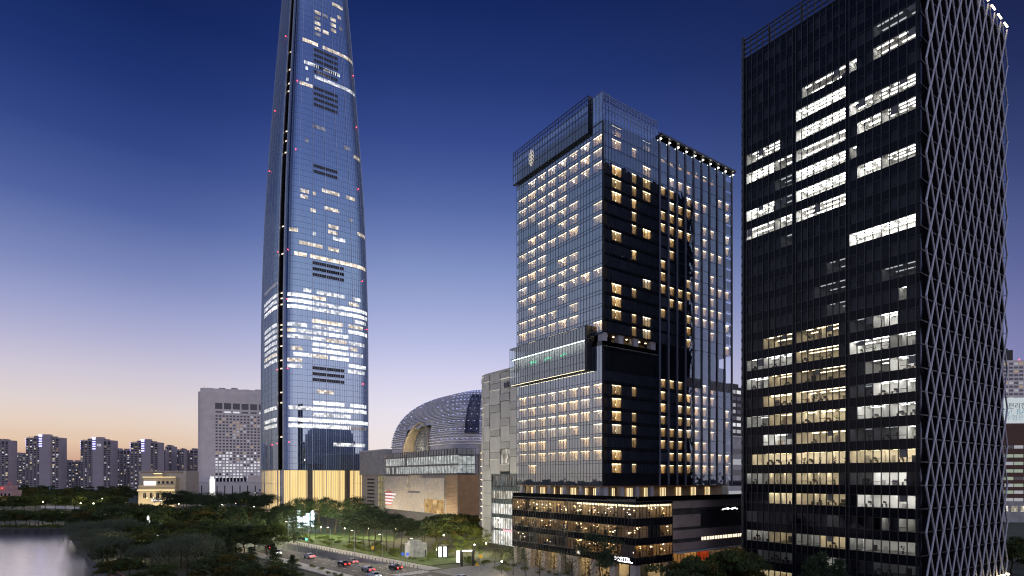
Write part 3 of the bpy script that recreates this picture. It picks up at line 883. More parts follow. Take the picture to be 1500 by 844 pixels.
    for i in range(6):
        b = MB(); b.lathe([(0, 0), (.28, .05), (.28, .3), (.0, .42)], M['deck_lamp'], 8); b.build('deck_lamp', root, (4+i*7.2, Y0+1.1, ZT+.2))
    # ground floor: columns and shop fronts
    for i in range(8):
        b = MB(); b.box(X0+.2, X0+1.7, Y0+.2+i*6.55, Y0+1.9+i*6.55, 0, ZB-.1, M['column_warm']); b.build('column', root)
    b = MB(); b.box(X1-1.6, X1-.2, Y0+.2, Y0+1.6, 0, ZB-.1, M['column_warm']); b.build('column', root)
    FG = lambda s, d, z: (X0+3.2+d, Y0+3.2+s, z)
    FH = lambda s, d, z: (X0+3.2+s, Y0+3.2+d, z)
    for i in range(1, 7):
        r = MB(); a = .1+i*6.2
        room(r, FG, a, a+6.0, .05, 4.9, 3.8, M['lamp_p'] if i % 3 else M['lamp_w2'], rng, rows=2, furniture=1.2, wall=M['beige'])
        for q in range(5): r.box(a+q*1.5-.04, a+q*1.5+.04, 0, .08, 0, 4.9, M['black'], FG)
        r.box(a, a+6, 0, .08, 3.2, 3.3, M['black'], FG)
        r.build('shop_front', root)
    r = MB(); room(r, FH, .1, 9, .05, 4.9, 5.8, M['lamp_p'], rng, rows=2, furniture=1, wall=M['beige'], open0=True); r.build('shop_front', root)
    # lettering on the corner band
    cu = bpy.data.curves.new('sign_text', 'FONT'); cu.body = 'SOFITEL'; cu.size = 1.25; cu.extrude = .04; cu.space_character = 1.15
    to = bpy.data.objects.new('tmp', cu); COL.objects.link(to)
    bpy.context.view_layer.update()
    me = bpy.data.meshes.new_from_object(to.evaluated_get(bpy.context.evaluated_depsgraph_get()))
    bpy.data.objects.remove(to)
    me.materials.clear(); me.materials.append(M['neon_w'])
    so = place_mesh('sign_letters', me, root, (X0-.1, Y0+6.6, 5.75)); so.rotation_euler = (math.pi/2, 0, -math.pi/2)
    sl = MB()
    for j in range(22): sl.box(.9+j*.22, .9+j*.22+.15, -.12, -.08, 5.5, 5.5+rng.choice((.18, .24)), M['neon_w'], FPL)
    sl.build('sign_letters', root)
    # ------- annex
    an = thing('striped_annex', 'low tan and brown striped building joined to the hotel podium, right of its glass', 'annex', (ox, oy, 0), TH)
    A0, A1 = 11.25, 47.0
    FA = lambda s, d, z: (s, Y0+.1+d, z)
    w = MB()
    w.box(A0, A1, .3, 30, 7.4, 19.35, M['darkstone'], FA)
    for z0, z1, mm, a, b in ((17.6, 19.4, 'tan', A0, A1), (13.0, 16.0, 'tan', A0, 22.5), (10.2, 12.3, 'tan', A0, A1), (7.3, 9.2, 'tan', A0, A1)):
        for i in range(int((b-a)/1.8)):
            w.box(a+i*1.8+.01, a+(i+1)*1.8-.01, .02, .3, z0, z1, M[mm], FA)
    w.box(A0, A1+2, -1.5, .3, 6.9, 7.15, M['concrete'], FA)
    for z in (13.2, 13.9, 14.6, 15.3, 16.0, 16.7): w.box(22.6, A1, .05, .3, z, z+.25, M['black'], FA)
    w.build('wall', an)
    for i in range(22):
        b = MB(); b.box(22.8+i*1.1, 23.5+i*1.1, .22, .29, 9.35, 10.15, M['lamp_slot'], FA); b.build('window', an)
    b = MB()
    b.box(31, 38, .02, .08, 16.6, 17.3, M['black'], FA)
    for i in range(7): b.box(31+i*1.0, 31.7+i*1.0, -.05, .04, 16.7+.15*(i % 2), 16.95+.15*(i % 3), M['neon_w'], FA)
    b.build('neon_sign', an)
    for i in range(7):
        r = MB(); a = A0+.1+i*5
        F2 = shift(FA, 0, .6)
        room(r, F2, a, a+4.9, 3.9, 6.8, 4, M['lamp_o'] if i < 3 else M['lamp_y2'], rng, rows=2, furniture=1.3, wall=M['red_wall'] if i == 2 else M['tan'])
        for q in range(4): r.box(a+q*1.25-.05, a+q*1.25+.05, 0, .08, 3.9, 6.8, M['black'], F2)
        r.build('restaurant', an)
        r = MB(); room(r, F2, a, a+4.9, .05, 3.2, 4, rng.choice((M['lamp_p'], M['lamp_p2'], M['lamp_y2'])), rng, rows=1, furniture=1.2, wall=M['tan'])
        for q in range(4): r.box(a+q*1.25-.05, a+q*1.25+.05, 0, .08, 0, 3.2, M['black'], F2)
        r.build('shop_front', an)
    b = MB(); b.box(A0, A1, .3, .6, 3.2, 3.9, M['black'], FA); b.box(A0, A1, 5, 29, 0, 7.3, M['dwall'], FA); b.build('floor_band', an)
M['lamp_y3'] = emit('restaurant_lamp_dim', (1, .72, .38), 2.6)
M['lamp_p'] = emit('restaurant_lamp', (1, .74, .36), 26)
M['lamp_p2'] = emit('restaurant_lamp_soft', (1, .68, .32), 8)
M['spot_a'] = emit('pendant_lamp', (1, .8, .45), 9)
M['spot_b'] = emit('table_lamp', (1, .6, .25), 5)
M['spot_c'] = emit('bar_lamp', (1, .9, .75), 6)
M['lamp_o'] = emit('restaurant_lamp_amber', (1, .58, .16), 22)
M['strip'] = emit('cove_strip', (1, .82, .5), 2.4)
M['deck_lamp'] = emit('deck_lamp', (1, .7, .25), 14)
M['door_lit'] = emit('terrace_door_light', (1, .76, .4), 1.5)
M['lamp_slot'] = emit('slot_window', (1, .85, .6), 1.6)
M['red_wall'] = matte('red_wall', (.3, .05, .03), .7, .2)
M['column_warm'] = matte('stone_column', (.42, .38, .33), .7, .12)
podium()

# ------------------------------------------------------------------ supertall tower
def supertall():
    cx, cyy = -160.6, 474.3
    A = 36.4; NEXP = 5.0
    prof = [(0, 1.0), (30, 1.002), (80, 1.005), (125, 1.003), (168, .99), (245, .92), (327, .78), (410, .615), (480, .46), (555, .27)]
    def S(z):
        for i in range(len(prof)-1):
            if z <= prof[i+1][0]:
                z0, s0 = prof[i]; z1, s1 = prof[i+1]
                m0 = (prof[i+1][1]-prof[max(0, i-1)][1])/(prof[i+1][0]-prof[max(0, i-1)][0])
                j = min(len(prof)-1, i+2); m1 = (prof[j][1]-prof[i][1])/(prof[j][0]-prof[i][0])
                h = z1-z0; t = (z-z0)/h
                return (2*t**3-3*t*t+1)*s0+(t**3-2*t*t+t)*h*m0+(-2*t**3+3*t*t)*s1+(t**3-t*t)*h*m1
        return prof[-1][1]
    raw = []
    for i in range(4000):
        t = 2*math.pi*i/4000-math.pi*.75+1e-6          # starts at the near corner (-,-), runs along the right-hand face first
        c, s = math.cos(t), math.sin(t)
        raw.append((math.copysign(abs(c)**(2/NEXP), c)*A, math.copysign(abs(s)**(2/NEXP), s)*A))
    cum = [0]
    for i in range(1, 4001):
        a, b = raw[i-1], raw[i % 4000]; cum.append(cum[-1]+math.hypot(b[0]-a[0], b[1]-a[1]))
    TOT = cum[-1]
    def P(u):
        u %= TOT
        lo, hi = 0, 4000
        while hi-lo > 1:
            m = (lo+hi)//2
            if cum[m] <= u: lo = m
            else: hi = m
        f = (u-cum[lo])/(cum[hi]-cum[lo]); a, b = raw[lo], raw[hi % 4000]
        return (a[0]+(b[0]-a[0])*f, a[1]+(b[1]-a[1])*f)
    def Nn(u):
        a, b = P(u-.3), P(u+.3); d = Vector((b[0]-a[0], b[1]-a[1])).normalized(); return Vector((d.y, -d.x))
    def Q(u, z, off=0):
        p = P(u); n = Nn(u); s = S(z); return (p[0]*s+n.x*off, p[1]*s+n.y*off, z)
    root = thing('supertall_tower', 'very tall tapering blue glass tower with rounded sides and a golden lobby at its foot', 'skyscraper', (cx, cyy, 0), TH)
    Rz = Matrix.Rotation(TH, 3, 'Z'); O = Vector((cx, cyy, 0))
    def pix(u, z):
        w = Rz @ Vector(Q(u, z))+O
        return CX+FPX*w.x/w.y, HY-FPX*(w.z-CAMZ)/w.y, w.y
    SL0, SL1 = TOT-5.2, TOT-.6                         # dark slot just left of the near corner; another at the far corner
    FS0, FS1 = TOT/2-2.5, TOT/2+2.5
    arcs = [(-.6, FS0, 74), (FS1, SL0, 74)]
    FH = 4.4; Z0 = 31.0; ZTOP = 553.0
    nz = int((ZTOP-Z0)/FH)
    zs = [Z0+FH*i for i in range(nz+1)]
    for ai, (a0, a1, n) in enumerate(arcs):
        g = MB(); us = [a0+(a1-a0)*i/n for i in range(n+1)]
        idx = {}
        for j, z in enumerate(zs):
            for i, u in enumerate(us):
                idx[(i, j)] = len(g.v); g.v.append(Q(u, z))
        mk = g.mi(M['g_tower'])
        for j in range(nz):
            for i in range(n):
                g.f.append((idx[(i, j)], idx[(i+1, j)], idx[(i+1, j+1)], idx[(i, j+1)])); g.m.append(mk)
        g.build('glass_facade', root)
        l = MB(); zl = [0, 10.3, 20.6, 31.0]
        for j in range(3):
            for i in range(n):
                l.face([Q(us[i], zl[j]), Q(us[i+1], zl[j]), Q(us[i+1], zl[j+1]), Q(us[i], zl[j+1])], M['g_lobby'])
        l.build('lobby_glass', root)
        f = MB()                                       # upright fins, one every second pane
        zz = [0, 15, 31]+[zs[i] for i in range(3, nz+1, 4)]
        for i in range(0, n+1):
            big = i % 6 == 0
            o_, w_ = ((.5, .15) if big else (.28, .05)) if ai == 0 else ((.2, .12) if big else (.1, .05))
            for k in range(len(zz)-1):
                za, zb = zz[k], zz[k+1]
                for (du, e0, e1) in ((-w_, 0, o_), (w_, 0, o_)):
                    q = [Q(us[i]+du, za, e0), Q(us[i]+du, za, e1), Q(us[i]+du, zb, e1), Q(us[i]+du, zb, e0)]
                    f.face(q, M['tfin'])
                f.face([Q(us[i]-w_, za, o_), Q(us[i]+w_, za, o_), Q(us[i]+w_, zb, o_), Q(us[i]-w_, zb, o_)], M['tfin'])
        f.build('facade_fins', root)
        b = MB()                                       # slab edges
        for z in zs:
            for i in range(n):
                b.face([Q(us[i], z-.1, .05), Q(us[i+1], z-.1, .05), Q(us[i+1], z+.1, .05), Q(us[i], z+.1, .05)], M['tband'])
        b.build('slab_edges', root)
    for a, b_ in ((SL0, SL1), (FS0, FS1)):             # slots
        s = MB()
        for j in range(0, nz, 2):
            za, zb = zs[j], zs[min(nz, j+2)]
            s.face([Q(a, za), Q(a, za, -3), Q(a, zb, -3), Q(a, zb)], M['black']); s.face([Q(b_, za), Q(b_, za, -3), Q(b_, zb, -3), Q(b_, zb)], M['black'])
            s.face([Q(a, za, -3), Q(b_, za, -3), Q(b_, zb, -3), Q(a, zb, -3)], M['black'])
            s.face([Q(a, za, -2.9), Q(b_, za, -2.9), Q(b_, za, -.6), Q(a, za, -.6)], M['frame2'])
        s.face([Q(a, 0, -1), Q(b_, 0, -1), Q(b_, 31, -1), Q(a, 31, -1)], M['tfin'])
        s.build('corner_slot', root)
        s = MB()
        for u in (a-.35, b_+.35):
            for j in range(0, nz, 3):
                za, zb = (zs[j] if j else 0), zs[min(nz, j+3)]
                s.face([Q(u-.4, za, .7), Q(u+.4, za, .7), Q(u+.4, zb, .7), Q(u-.4, zb, .7)], M['tedge'])
                s.face([Q(u-.4, za, 0), Q(u-.4, za, .7), Q(u-.4, zb, .7), Q(u-.4, zb, 0)], M['tedge']); s.face([Q(u+.4, za, 0), Q(u+.4, za, .7), Q(u+.4, zb, .7), Q(u+.4, zb, 0)], M['tedge'])
        s.build('slot_edge', root)
    # golden lobby behind the glass
    lb = MB(); n = 60
    for i in range(n):
        u0, u1 = TOT*i/n, TOT*(i+1)/n
        for j in range(3):
            za, zb = 10.2*j+.5, 10.2*(j+1)
            lb.face([Q(u0, za, -4), Q(u1, za, -4), Q(u1, zb, -4), Q(u0, zb, -4)], M['gold'])
        for z in (.4, 10.3, 20.5, 30.8): lb.face([Q(u0, z, -4), Q(u1, z, -4), Q(u1, z, -.4), Q(u0, z, -.4)], M['white'])
    for i in range(11):
        u = 4+i*6.2
        lb.bar(Q(u, 0, -2), Q(u, 31, -2), .25, M['white'], 8)
    lb.build('lobby_wall', root)
    for u in (18.8, 47.5):
        c = MB(); c.box(-1.9, 1.9, -.5, .5, 0, 31, M['lobby_pier'])
        n_ = Nn(u); o = c.build('lobby_pier', root, Vector(Q(u, 0, -.9))); o.rotation_euler = (0, 0, math.atan2(n_.y, n_.x)+math.pi/2)
    # crown: two prongs of the open top
    # lit floors: strips follow the floor they are on
    def u_at(px, z, side):
        best, bu = 1e9, 0
        rngu = [i*.5 for i in range(-1, int(TOT/4/.5)+20)] if side == 'R' else [TOT-5.5-i*.5 for i in range(0, int(TOT/4/.5)+10)]
        for u in rngu:
            n = Nn(u); w = Rz @ Vector((n.x, n.y, 0)); p = Rz @ Vector(Q(u, z))+O
            if w.dot(Vector((p.x, p.y, 0))) > 0: continue
            e = abs(pix(u, z)[0]-px)
            if e < best: best, bu = e, u
        return bu
    def strip(px1, px2, py, mat, side='R', h=2.7, name='lit_floor', snap=True):
        z = zat(py, 450)
        for _ in range(3):
            u = u_at(px1, z, side); z = zat(py, pix(u, z)[2])
        if snap: z = Z0+FH*round((z-Z0-FH*.55)/FH)+.55
        else: z -= h/2
        ua, ub = u_at(px1, z, side), u_at(px2, z, side)
        if ua > ub: ua, ub = ub, ua
        g = MB(); k = max(1, int((ub-ua)/1.9)); off = .07
        for i in range(k):
            a, b = ua+(ub-ua)*i/k, ua+(ub-ua)*(i+1)/k
            g.face([Q(a, z, off), Q(b, z, off), Q(b, z+h, off), Q(a, z+h, off)], mat)
        return g.build(name, root)
    W, Cc, WB, CB, DM = M['t_warm'], M['t_cool'], M['t_warm_b'], M['t_cool_b'], M['t_dim']
    for (a, b, y, mm) in ((283, 308, 38, W), (315, 338, 50, DM), (350, 372, 65, W), (380, 392, 66, W), (350, 372, 92, W), (283, 308, 76, DM), (283, 308, 98, W), (283, 308, 115, W), (318, 342, 128, W), (352, 372, 122, W), (283, 308, 132, DM), (357, 400, 18, W), (385, 398, 118, DM),
                          (233, 297, 150, WB), (233, 278, 168, W), (316, 440, 195, W), (240, 300, 247, Cc), (320, 388, 285, Cc), (295, 350, 303, DM), (283, 447, 318, Cc), (330, 415, 338, Cc), (415, 450, 368, Cc), (222, 275, 335, W), (245, 256, 265, Cc), (248, 258, 322, Cc),
                          (275, 330, 508, DM), (405, 430, 612, DM), (445, 470, 632, W), (245, 260, 583, DM), (225, 260, 788, W), (275, 290, 798, W), (315, 385, 788, W), (415, 450, 800, W), (225, 255, 810, W)):
        strip(360+a/2.8136, 360+b/2.8136, y/2.8136, mm)
    for (a, b, y, mm) in ((325, 385, 12, W), (265, 290, 17, W), (340, 385, 75, W), (340, 380, 98, W), (180, 215, 105, W), (360, 410, 127, Cc), (220, 315, 140, W), (275, 290, 126, Cc), (340, 385, 184, W), (200, 250, 188, WB), (265, 405, 207, WB), (405, 492, 238, WB), (425, 440, 60, DM), (460, 490, 118, W)):
        strip(360+a/2.8136, 360+b/2.8136, 300+y/2.8136, mm)
    for (a, b, y, mm) in ((335, 400, 118, Cc), (440, 660, 135, Cc), (215, 275, 152, Cc), (275, 408, 160, CB), (408, 515, 180, WB), (215, 400, 203, CB), (400, 660, 232, Cc), (660, 830, 266, CB), (215, 400, 250, CB), (400, 690, 280, Cc), (690, 830, 315, CB), (690, 770, 230, W), (735, 820, 375, Cc),
                          (405, 645, 350, WB), (405, 640, 372, WB), (215, 370, 395, Cc), (405, 640, 412, Cc), (690, 800, 405, W), (215, 280, 437, WB), (280, 505, 450, Cc), (505, 690, 475, CB), (690, 830, 458, CB), (215, 400, 490, Cc), (400, 520, 512, Cc), (520, 675, 530, W), (690, 815, 548, Cc), (405, 690, 555, CB),
                          (245, 335, 587, W), (405, 690, 602, CB), (265, 405, 640, CB), (405, 530, 652, W), (545, 690, 668, CB), (690, 820, 690, CB), (700, 800, 640, Cc), (700, 760, 595, W), (215, 330, 685, W), (215, 330, 732, Cc), (705, 810, 735, Cc), (685, 810, 775, Cc), (720, 780, 195, Cc)):
        strip(380+a/5.275, 380+b/5.275, 400+y/5.275, mm)
    for (a, b, y, mm) in ((310, 385, 43, W), (295, 430, 77, CB), (455, 525, 90, CB), (185, 290, 100, Cc), (290, 525, 110, CB), (185, 530, 155, CB), (290, 455, 128, Cc), (185, 455, 183, CB), (430, 525, 200, DM), (380, 520, 265, Cc)):
        strip(360+a/2.9725, 360+b/2.9725, 560+y/2.9725, mm)
    for y, mm in ((155, Cc), (200, Cc), (245, CB), (262, CB), (400, Cc), (445, Cc), (490, Cc), (545, Cc), (590, Cc), (640, W), (690, Cc), (95, DM)):
        strip(380+146/5.275, 380+40/5.275, 400+y/5.275, mm, 'L')
    for y in (155, 185, 98):
        strip(360+155/2.9725, 360+82/2.9725, 560+y/2.9725, Cc, 'L')
    # louvred plant-room panels
    for ys in ((200, 222, 245), (270, 290), (365, 385, 408, 428), (668, 690)):
        for y in ys: strip(360+279/2.8136, 360+380/2.8136, y/2.8136, M['louvre'], name='louvre', h=2.4)
    for ys in ((228, 247, 266, 284), (672, 697, 720)):
        for y in ys: strip(360+272/2.8136, 360+405/2.8136, 300+y/2.8136, M['louvre'], name='louvre', h=2.4)
    # lamps in the slot, red aviation lights
    for py in (60, 88, 110, 122, 185, 200, 218, 330, 371, 429, 437, 446, 476, 483, 492, 507, 528, 540, 575, 590, 640):
        z = zat(py, 432); u = (SL0+SL1)/2
        b = MB(); b.box(-1.1, 1.1, -.1, .1, -.5, .5, M['t_warm_b']); n_ = Nn(u)
        b.build('slot_light', root, Vector(Q(u, z, -1.0)), math.atan2(n_.y, n_.x)+math.pi/2)
    for px, py, sd in ((420, 58, 'L'), (404, 152, 'L'), (516, 88, 'R'), (436, 132, 'R'), (521, 168, 'R'), (433, 234, 'R'), (396, 240, 'L'), (524, 265, 'R'), (422, 380, 'R'), (408, 381, 'L'), (530, 404, 'R'), (421, 450, 'R'), (397, 459, 'L'), (536, 475, 'R'), (422, 547, 'R'), (407, 548, 'L'), (531, 559, 'R'), (455, 452, 'R'), (408, 652, 'L'), (424, 650, 'R'), (400, 653, 'L')):
        z = zat(py, 450); u = u_at(px, z, sd)
        b = MB(); b.lathe([(0, -.32), (.32, -.2), (.32, .2), (0, .32)], M['avi'], 6); b.build('aviation_light', root, Vector(Q(u, z, .8)))
M['tfin'] = matte('tower_fin', (.46, .5, .58), .35, .1, .3, metal=.5)
M['tband'] = matte('tower_slab_edge', (.12, .16, .25), .4, .15, .3, metal=.3)
M['tedge'] = matte('tower_slot_edge', (.5, .52, .56), .35, .1, .3, metal=.6)
M['t_warm'] = lit_panes('tower_lit_warm', (1, .78, .5), (1, .9, .75), 1.5)
M['t_cool'] = lit_panes('tower_lit_cool', (.85, .92, 1), (1, .98, .95), 1.7)
M['t_warm_b'] = lit_panes('tower_lit_warm_bright', (1, .76, .48), (1, .88, .7), 2.3, lo=.4)
M['t_cool_b'] = lit_panes('tower_lit_cool_bright', (.9, .95, 1), (1, .97, .92), 2.8, lo=.35)
M['t_dim'] = lit_panes('tower_lit_dim', (1, .8, .6), (.8, .85, 1), .35)
M['louvre'] = matte('louvre_panel', (.015, .017, .022), .6, .3, 1.0)
M['avi'] = emit('aviation_lamp', (1, .05, .08), 9)
M['lobby_pier'] = matte('lobby_pier', (.3, .27, .24), .6, .15)
def gold_mat():
    m, t, out = mat_new('backlit_lobby_wall')  # lobby lamplight put into the wall as its own glow
    v = coords(t, (1.1, 1.1, .05))
    n = nd(t, 'ShaderNodeTexNoise'); n.inputs['Scale'].default_value = 1.0; n.inputs['Detail'].default_value = 3; t.links.new(v, n.inputs['Vector'])
    r = nd(t, 'ShaderNodeValToRGB'); r.color_ramp.elements[0].position = .3; r.color_ramp.elements[1].position = .68
    r.color_ramp.elements[0].color = (.93, .64, .25, 1); r.color_ramp.elements[1].color = (1, .74, .34, 1)
    t.links.new(n.outputs[0], r.inputs[0])
    e = nd(t, 'ShaderNodeEmission'); e.inputs[1].default_value = 1.3; t.links.new(r.outputs[0], e.inputs[0]); t.links.new(e.outputs[0], out.inputs[0])
    return m
M['gold'] = gold_mat()
supertall()
# ------------------------------------------------------------------ domed concert hall and mall
def mall():
    ox, oy = gat(671, 290).x, 290.0
    root = thing('domed_mall', 'big louvred grey dome with an arched opening over a stone and glass mall', 'mall', (ox, oy, 0), TH)
    L, Wd = 89.0, 62.0
    ZT0, ZT1 = 26.8, 39.6
    rng = random.Random(31)
    b = MB(); b.box(.3, Wd, .3, L-.3, 6.0, ZT1, M['mall_stone']); b.box(4, Wd, 4, L-4, 0, 6, M['dwall']); b.build('wall', root)
    st = MB()                                          # coursed stone facing, thicker raised panels
    def courses(s0, s1, z0, z1, d, mm, h=.9):
        z = z0; r = 0
        while z < z1-.05:
            zz = min(z1, z+h); s = s0-(r % 2)*1.2
            while s < s1:
                a, c = max(s0, s), min(s1, s+2.4)
                if c > a+.02: st.box(a+.012, c-.012, d-rng.random()*.05, .32, z+.015, zz-.015, rng.choice(mm), FL)
                s += 2.4
            z = zz; r += 1
    ms = (M['mall_stone'], M['mall_stone2'], M['mall_stone'], M['mall_stone3'])
    courses(0, L, 6.0, ZT0-.3, .02, ms)
    st.build('stone_facing', root)
    st = MB(); courses(56, L, 17, ZT0-.8, -.9, ms); st.build('raised_panel', root)
    st = MB(); courses(12.5, 40, 14, 25.0, -.9, ms); st.build('raised_panel', root)
    s2 = MB(); s2.box(40, 58, -.12, .1, 16.5, 17.4, M['frame2'], FL); s2.build('louvre_band', root)
    lo = MB()
    for i in range(30): lo.box(.1, 11.8, -.25, -.05, 6.1+i*.68, 6.5+i*.68, M['gold_metal'], FL)
    lo.build('louvre_screen', root)
    aw = MB(); aw.fquad(FL, 14, 36, 6.2, 13.4, -.1, M['amber_win'])
    for i in range(6): aw.box(14+i*4.4-.15, 14+i*4.4+.15, -.3, -.05, 6.2, 13.4, M['tan'], FL)
    for i in range(5): aw.box(14, 36, -.22, -.05, 7.5+i*1.3, 7.62+i*1.3, M['tan'], FL)
    aw.build('window', root)
    # striped white and red flag-like screen at the far left end
    sg = MB()
    for i in range(5):
        sg.box(80-i*2.0*(1 if i < 4 else -1), 88.9, -.35, -.1, 9.0+i*1.9, 9.9+i*1.9, M['screen_w'], FL); sg.box(79, 88.9, -.3, -.1, 8.6+i*1.9, 8.9+i*1.9, M['neon_r2'], FL)
    sg.build('striped_screen', root)
    # bright glass band
    gb = MB(); gb.fquad(FL, 0, L, ZT0, ZT1, -1.0, M['g_clear']); gb.fquad(FR, -1.0, 10, ZT0, ZT1, -1.0, M['g_clear'])
    gb.build('glass_band', root)
    gi = MB()
    for i in range(30):
        s = L*i/30; s1 = L*(i+1)/30
        for z0, z1, mm in ((27.4, 31.2, 'band_lit'), (32.2, 36.4, 'band_lit'), (36.9, 39.5, 'mall_grey')):
            gi.fquad(FL, s+.1, s1-.1, z0, z1, .2, M[mm] if rng.random() > .06 else M['mall_grey'])
    gi.fquad(FR, 0, 9.8, 27.4, 36.0, .2, M['band_lit2']); gi.fquad(FR, 0, 9.8, 36.4, 39.4, .2, M['mall_grey'])
    gi.box(0, L, -.9, .2, 26.6, 26.9, M['frame2'], FL); gi.box(-.9, 10, -.9, .2, 26.6, 26.9, M['frame2'], FR)
    gi.build('band_light', root)
    gf = MB()
    for i in range(61): s = L*i/60; gf.box(s-.07, s+.07, -1.15, -.95, ZT0, ZT1, M['frame2'], FL) if i % 2 == 0 else gf.bar(FL(s+.6, -1.1, ZT0), FL(s-1.2, -1.1, ZT1), .1, M['frame3'])
    for z in (ZT0, 31.7, 36.6, ZT1): gf.box(-1, L, -1.15, -.95, z-.15, z+.15, M['frame2'], FL); gf.box(-1, 10, -1.15, -.95, z-.15, z+.15, M['frame2'], FR)
    for i in range(5): gf.box(-.9+i*2.6, -.75+i*2.6, -1.15, -.95, ZT0, ZT1, M['frame2'], FR)
    gf.build('band_frame', root)
    # right-hand side: pale wall with slanting slots, then lit shop floors behind dark glass
    r = MB(); r.box(.4, 12, -.3, .28, 6, ZT0, M['gold_metal'], FR)
    for i in range(26): r.box(.4, 11.6, -.6, -.3, 6.2+i*.78, 6.65+i*.78, M['gold_metal'], FR)
    r.box(12.2, 24, -.5, .2, 0, ZT1+2, M['beige'], FR)
    for i in range(11):
        z = 3+i*3.4; p = [FR(12.4, -.52, z), FR(23.6, -.52, z+1.8), FR(23.6, -.52, z+2.5), FR(12.4, -.52, z+.7)]; r.face(p, M['black'])
        r.box(13, 14, -.58, -.5, z+.5, z+.7, M['lamp_y2'], FR)
    r.box(24, 27, -.8, .2, 0, ZT1+2, M['darkstone'], FR)
    r.build('side_wall', root)
    for k in range(8):
        g = MB(); z = 4+k*4.6
        room(g, shift(FR, 27.2, 0), 0, 12, z+.9, z+3.9, 4, M['lamp_y2'] if k not in (0, 1) else M['lamp_y'], rng, rows=2, furniture=1, wall=M['wall'])
        g.box(27.2, 39.5, -.1, .1, z-.7, z+.9, M['g_spandrel'], FR)
        g.build('shop_floor', root)
    # dome
    cx_, cy_, a, bb, zc, hz = 46.0, 45.5, 46.5, 46.8, ZT1-2.5, 38.5
    NP, NZ = 6.5, 2.5
    def D(u, v, k=0):
        cu, su = math.cos(u), math.sin(u); cv, sv = math.cos(v)**(2/NZ), math.sin(v)**(2/NZ)
        x = math.copysign(abs(cu)**(2/NP), cu)*(a+k)*cv; y = math.copysign(abs(su)**(2/NP), su)*(bb+k)*cv
        return (cx_+x, cy_+y, zc+(hz+k)*sv)
    nu, nv = 220, 62
    ya, yb, zt = 30.0, 60.5, 55.5
    ym, hw = (ya+yb)/2, (yb-ya)/2
    def in_arch(p):
        if p[0] > cx_ or not ya < p[1] < yb: return False
        return p[2] < ZT1-1.0+(zt-ZT1+1.0)*math.sqrt(max(0, 1-((p[1]-ym)/hw)**2))
    d = MB()
    grid = {}
    vs = [math.pi/2*(j/nv)**.9 for j in range(nv+1)]
    for j in range(nv+1):
        for i in range(nu): grid[(i, j)] = D(2*math.pi*i/nu, min(vs[j], math.pi/2-1e-4))
    for j in range(nv):
        for i in range(nu):
            q = [grid[(i, j)], grid[((i+1) % nu, j)], grid[((i+1) % nu, j+1)], grid[(i, j+1)]]
            c = [sum(p[k] for p in q)/4 for k in range(3)]
            if in_arch(c): continue
            d.face(q, M['dome_skin'])
    d.build('dome_shell', root)
    lv = MB()                                          # louvre rings standing proud of the shell
    for j in range(2, nv-2):
        for i in range(nu):
            p0, p1 = D(2*math.pi*i/nu, vs[j], .1), D(2*math.pi*(i+1)/nu, vs[j], .1)
            q0, q1 = D(2*math.pi*i/nu, vs[j]+.006, .75), D(2*math.pi*(i+1)/nu, vs[j]+.006, .75)
            if in_arch(p0) or in_arch(p1): continue
            lv.face([p0, p1, q1, q0], M['dome_louvre'])
            e0, e1 = D(2*math.pi*i/nu, vs[j]+.013, .75), D(2*math.pi*(i+1)/nu, vs[j]+.013, .75)
            lv.face([q0, q1, e1, e0], M['dome_louvre'])
    lv.build('dome_louvre', root)
    le = MB(); cnt = 0                                 # small blue lamps between the louvres
    for j in range(4, 46, 4):
        for i in range(0, nu, 5):
            u = 2*math.pi*(i+(2.5 if (j//4) % 2 else 0)+rng.random()*.8)/nu
            if not (math.pi*.85 < u < math.pi*1.78): continue
            p = Vector(D(u, vs[j], .85))
            if in_arch(p): continue
            s = .2
            le.box(p.x-s, p.x+s, p.y-s, p.y+s, p.z-s*.6, p.z+s*.6, M['led'])
    tag(le.build('led_lamp', root), kind='stuff')
    pn = MB()                                          # dark panel of windows on the right-hand shoulder
    u0, u1 = math.pi*1.275, math.pi*1.385
    for j in range(6, 34):
        for i in range(7):
            ua, ub = u0+(u1-u0)*i/7, u0+(u1-u0)*(i+.86)/7
            pn.face([D(ua, vs[j]+.002, 1.0), D(ub, vs[j]+.002, 1.0), D(ub, vs[j+1]-.003, 1.0), D(ua, vs[j+1]-.003, 1.0)], M['dome_pane'])
    pn.face([D(u0, vs[6], .92), D(u1, vs[6], .92), D(u1, vs[33], .92), D(u0, vs[33], .92)], M['black'])
    for j in range(6, 33): pn.face([D(u0, vs[j], .95), D(u1, vs[j], .95), D(u1, vs[j+1], .95), D(u0, vs[j+1], .95)], M['black'])
    pn.build('window', root)
    ar = MB(); n = 28                                  # deep arch reveal and the gridded wall inside
    pts = [(ym+hw*math.cos(math.pi*i/n), ZT1-1.2+(zt-ZT1+1.2)*math.sin(math.pi*i/n)) for i in range(n+1)]
    def surf_x(y, z):
        k = max(0, 1-max(0, (z-zc)/hz)**NZ); r = k**(1/NZ); t = max(0, 1-abs((y-cy_)/(bb*max(r, .01)))**NP)**(1/NP)
        return cx_-a*r*t
    for i in range(n):
        (y0, z0), (y1, z1) = pts[i], pts[i+1]
        x0, x1 = surf_x(y0, z0)-.9, surf_x(y1, z1)-.9
        ar.face([(x0, y0, z0), (x1, y1, z1), (6.0, y1, z1), (6.0, y0, z0)], M['arch_cream'])
        ar.face([(x0, y0, z0), (x1, y1, z1), (x1, ym+(y1-ym)*1.035, z1+.55), (x0, ym+(y0-ym)*1.035, z0+.55)], M['arch_cream'])
    ar.build('arch_reveal', root)
